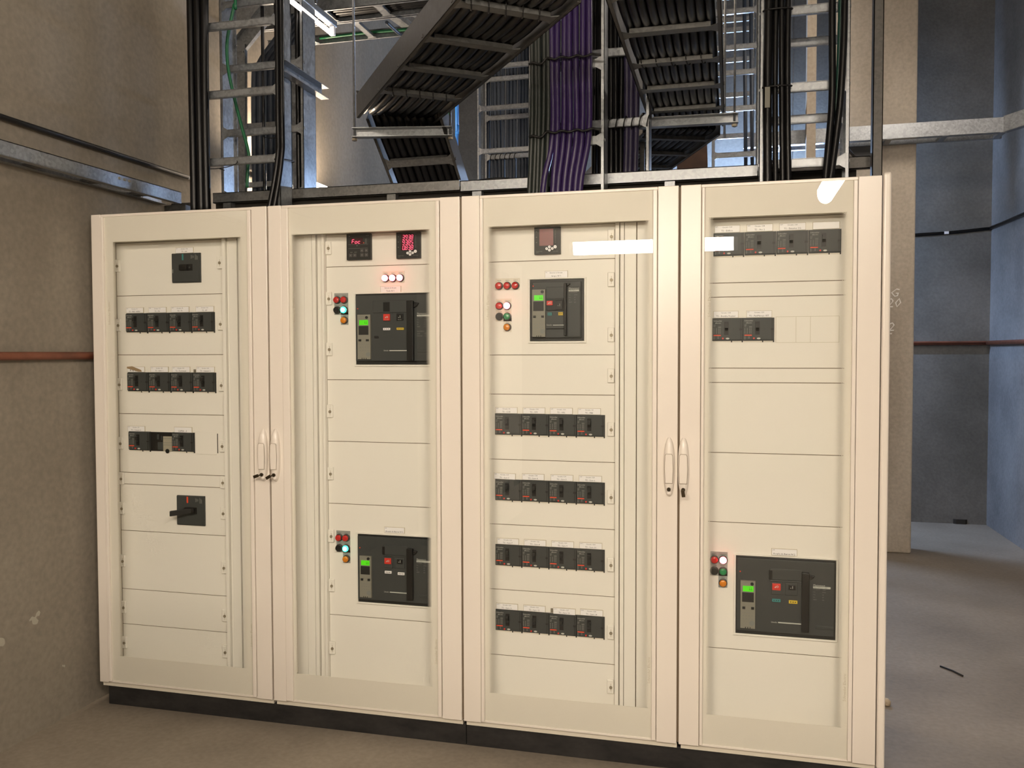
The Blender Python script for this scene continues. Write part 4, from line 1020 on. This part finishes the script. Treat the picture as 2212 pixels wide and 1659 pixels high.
# --- tray crossing the right aisle in front of the pillar
tr = empty('aisle_cable_tray', (3.0, 3.52, 2.98)); tag(tr, 'galvanised tray crossing the right aisle in front of the pillar', 'cable tray')
def rail_run(pts, y0, h, dep, parent, name, M):
    b = MB()
    for a, c in zip(pts, pts[1:]):
        a, c = Vector(a), Vector(c); uu = (c-a); L = uu.length; uu.normalize(); v = Vector((-uu.y, uu.x, 0))
        b.obox((a+c)/2+ZA*h/2, uu, v, ZA, L, .003, h); b.obox((a+c)/2+v*dep/2, uu, v, ZA, L, dep, .003); b.obox((a+c)/2+v*.012+ZA*h, uu, v, ZA, L, .024, .003)
    return b.build(name, M, parent)
rail_run([(-.35, 0, 0), (1.36, 0, 0)], 0, .098, .05, tr, 'side_rail', GALV)
rail_run([(-.35, .18, 0), (1.40, .18, 0)], 0, .098, .03, tr, 'side_rail', GALV)
for k in range(5): MB().box(-.1+.36*k, -.06+.36*k, 0, .18, -.004, .016).build('rung', GALV, tr)
rail_run([(1.36, 0, .0), (1.46, -.09, .015), (1.70, -.32, .03)], 0, .105, .05, tr, 'elbow', GALV)
br = UY(1862, 305, 3.7)
m_ = MB(); m_.prism([(br.x-.10, 3.66, 2.97), (br.x+.10, 3.66, 2.97), (br.x+.05, 3.66, 2.87), (br.x-.02, 3.66, 2.87)], (0, .09, 0))
tag(m_.build('wall_bracket', TIE), 'dark bracket fixing the aisle tray to the pillar', 'bracket')

# --- tray, conduit and pipe on the left wall
tl = empty('wall_cable_tray', (X_L, -2.2, 2.20)); tag(tl, 'galvanised tray along the left concrete wall, ending at the left riser', 'cable tray')
z_r = UX(0, 310, .06).z; yb = UX(392, 448, .06).y
L = yb+2.2
b = MB(); b.box(.107, .110, 0, L, -.012, .040); b.box(.080, .110, 0, L, -.014, -.011); b.box(.086, .110, 0, L, .037, .040); b.build('side_rail', GALV, tl)
b = MB(); b.box(.0, .003, 0, L, -.012, .040); b.box(0, .03, 0, L, -.014, -.011); b.build('side_rail', GALV, tl)
for k in range(10): MB().box(.003, .107, .1+.3*k, .14+.3*k, -.010, .004).build('rung', GALVD, tl)
for k in range(3): MB().box(.0, .115, .35+1.2*k, .39+1.2*k, -.05, -.015).build('wall_bracket', GALVD, tl)
b = MB()
for k in range(3): b.obox(Vector((.112, L-.42+.03*k, .022)), XA, YA, ZA, .006, .010, .010)
b.build('bolt', STEEL, tl)
y1 = UX(405, 374, X_L+.02).y; zc = UX(200, 316, X_L+.02).z
cd = empty('wall_conduit', (X_L, -2.0, zc)); tag(cd, 'black conduit with a pale tip along the left wall above the tray', 'conduit')
MB().tube([(.02, 0, 0), (.02, y1+2.0, 0)], .011, 8).build('tube', TIE, cd)
MB().tube([(.02, y1+2.0, 0), (.02, y1+2.055, -.002)], .009, 8).build('pale_tip', WHT, cd)
tag(MB().tube([(X_L+.022, -2.6, 1.470), (X_L+.022, 1.5, 1.474)], .0165, 10).build('copper_pipe', COPPER), 'copper pipe along the left wall, ending behind the leftmost cabinet', 'pipe', 'copper pipes')
# pipes and cable round the back right corner
tag(MB().tube([(2.6, Y_B-.025, 1.558), (X_R-.03, Y_B-.025, 1.558), (X_R-.022, Y_B-.04, 1.558), (X_R-.022, 2.4, 1.552)], .018, 10).build('copper_pipe', COPPER), 'copper pipe round the far right corner of the room', 'pipe', 'copper pipes')
cable('black cable round the far right corner above the copper pipe', smooth([(2.6, Y_B-.018, 2.48), (4.1, Y_B-.018, 2.491), (X_R-.05, Y_B-.018, 2.522), (X_R-.017, Y_B-.06, 2.525), (X_R-.017, 4.2, 2.51), (X_R-.017, 2.4, 2.50)], 5), .0135, CAB, None)
q = UY(2044, 503, Y_B-.02)
tag(MB().obox(q, XA, YA, ZA, .035, .03, .022).build('cable_clip', WHT), 'white clip on the black cable of the back wall', 'clip')

# --- floor litter
a, b2 = UZ(2031, 1439, .006), UZ(2080, 1460, .006)
tag(MB().tube([a, (a+b2)/2+Vector((.006, .004, 0)), b2], .004, 6).build('stick', TIE), 'thin dark stick lying on the aisle floor', 'stick')
a = UZ(1915, 1520, .008)
s = MB(); s.sm = True; s.tube([a+Vector((0, 0, -.008)), a+Vector((0, 0, -.004)), a+Vector((0, 0, .012)), a+Vector((0, 0, .022))], [.008, .016, .0165, .007], 10)
tag(s.build('pebble', mat('pale_stone', (196, 178, 152), .8)), 'pale round pebble on the floor beside the rightmost cabinet', 'pebble')

# --- cabinets behind the viewpoint (seen mirrored in the glass of the third cabinet)
for k in range(3):
    t = empty('facing_cabinet', (.79, -3.34-.385*k, 0))
    MB().box(-.55, 0, -.19, .19, .08, 2.24).build('body', PAINT, t, bevel=.004); MB().box(-.53, -.03, -.185, .185, 0, .08).build('plinth', BLACKP, t)
    for z in (2.06, .35): MB().box(-.002, .003, -.11, .11, z, z+.075).build('vent_grille', GINK, t)
    tag(t, 'plain cream cabinet behind the viewpoint, mirrored in the third door, %s of three' % ('nearest', 'middle', 'farthest')[k], 'electrical cabinet', 'facing cabinets')
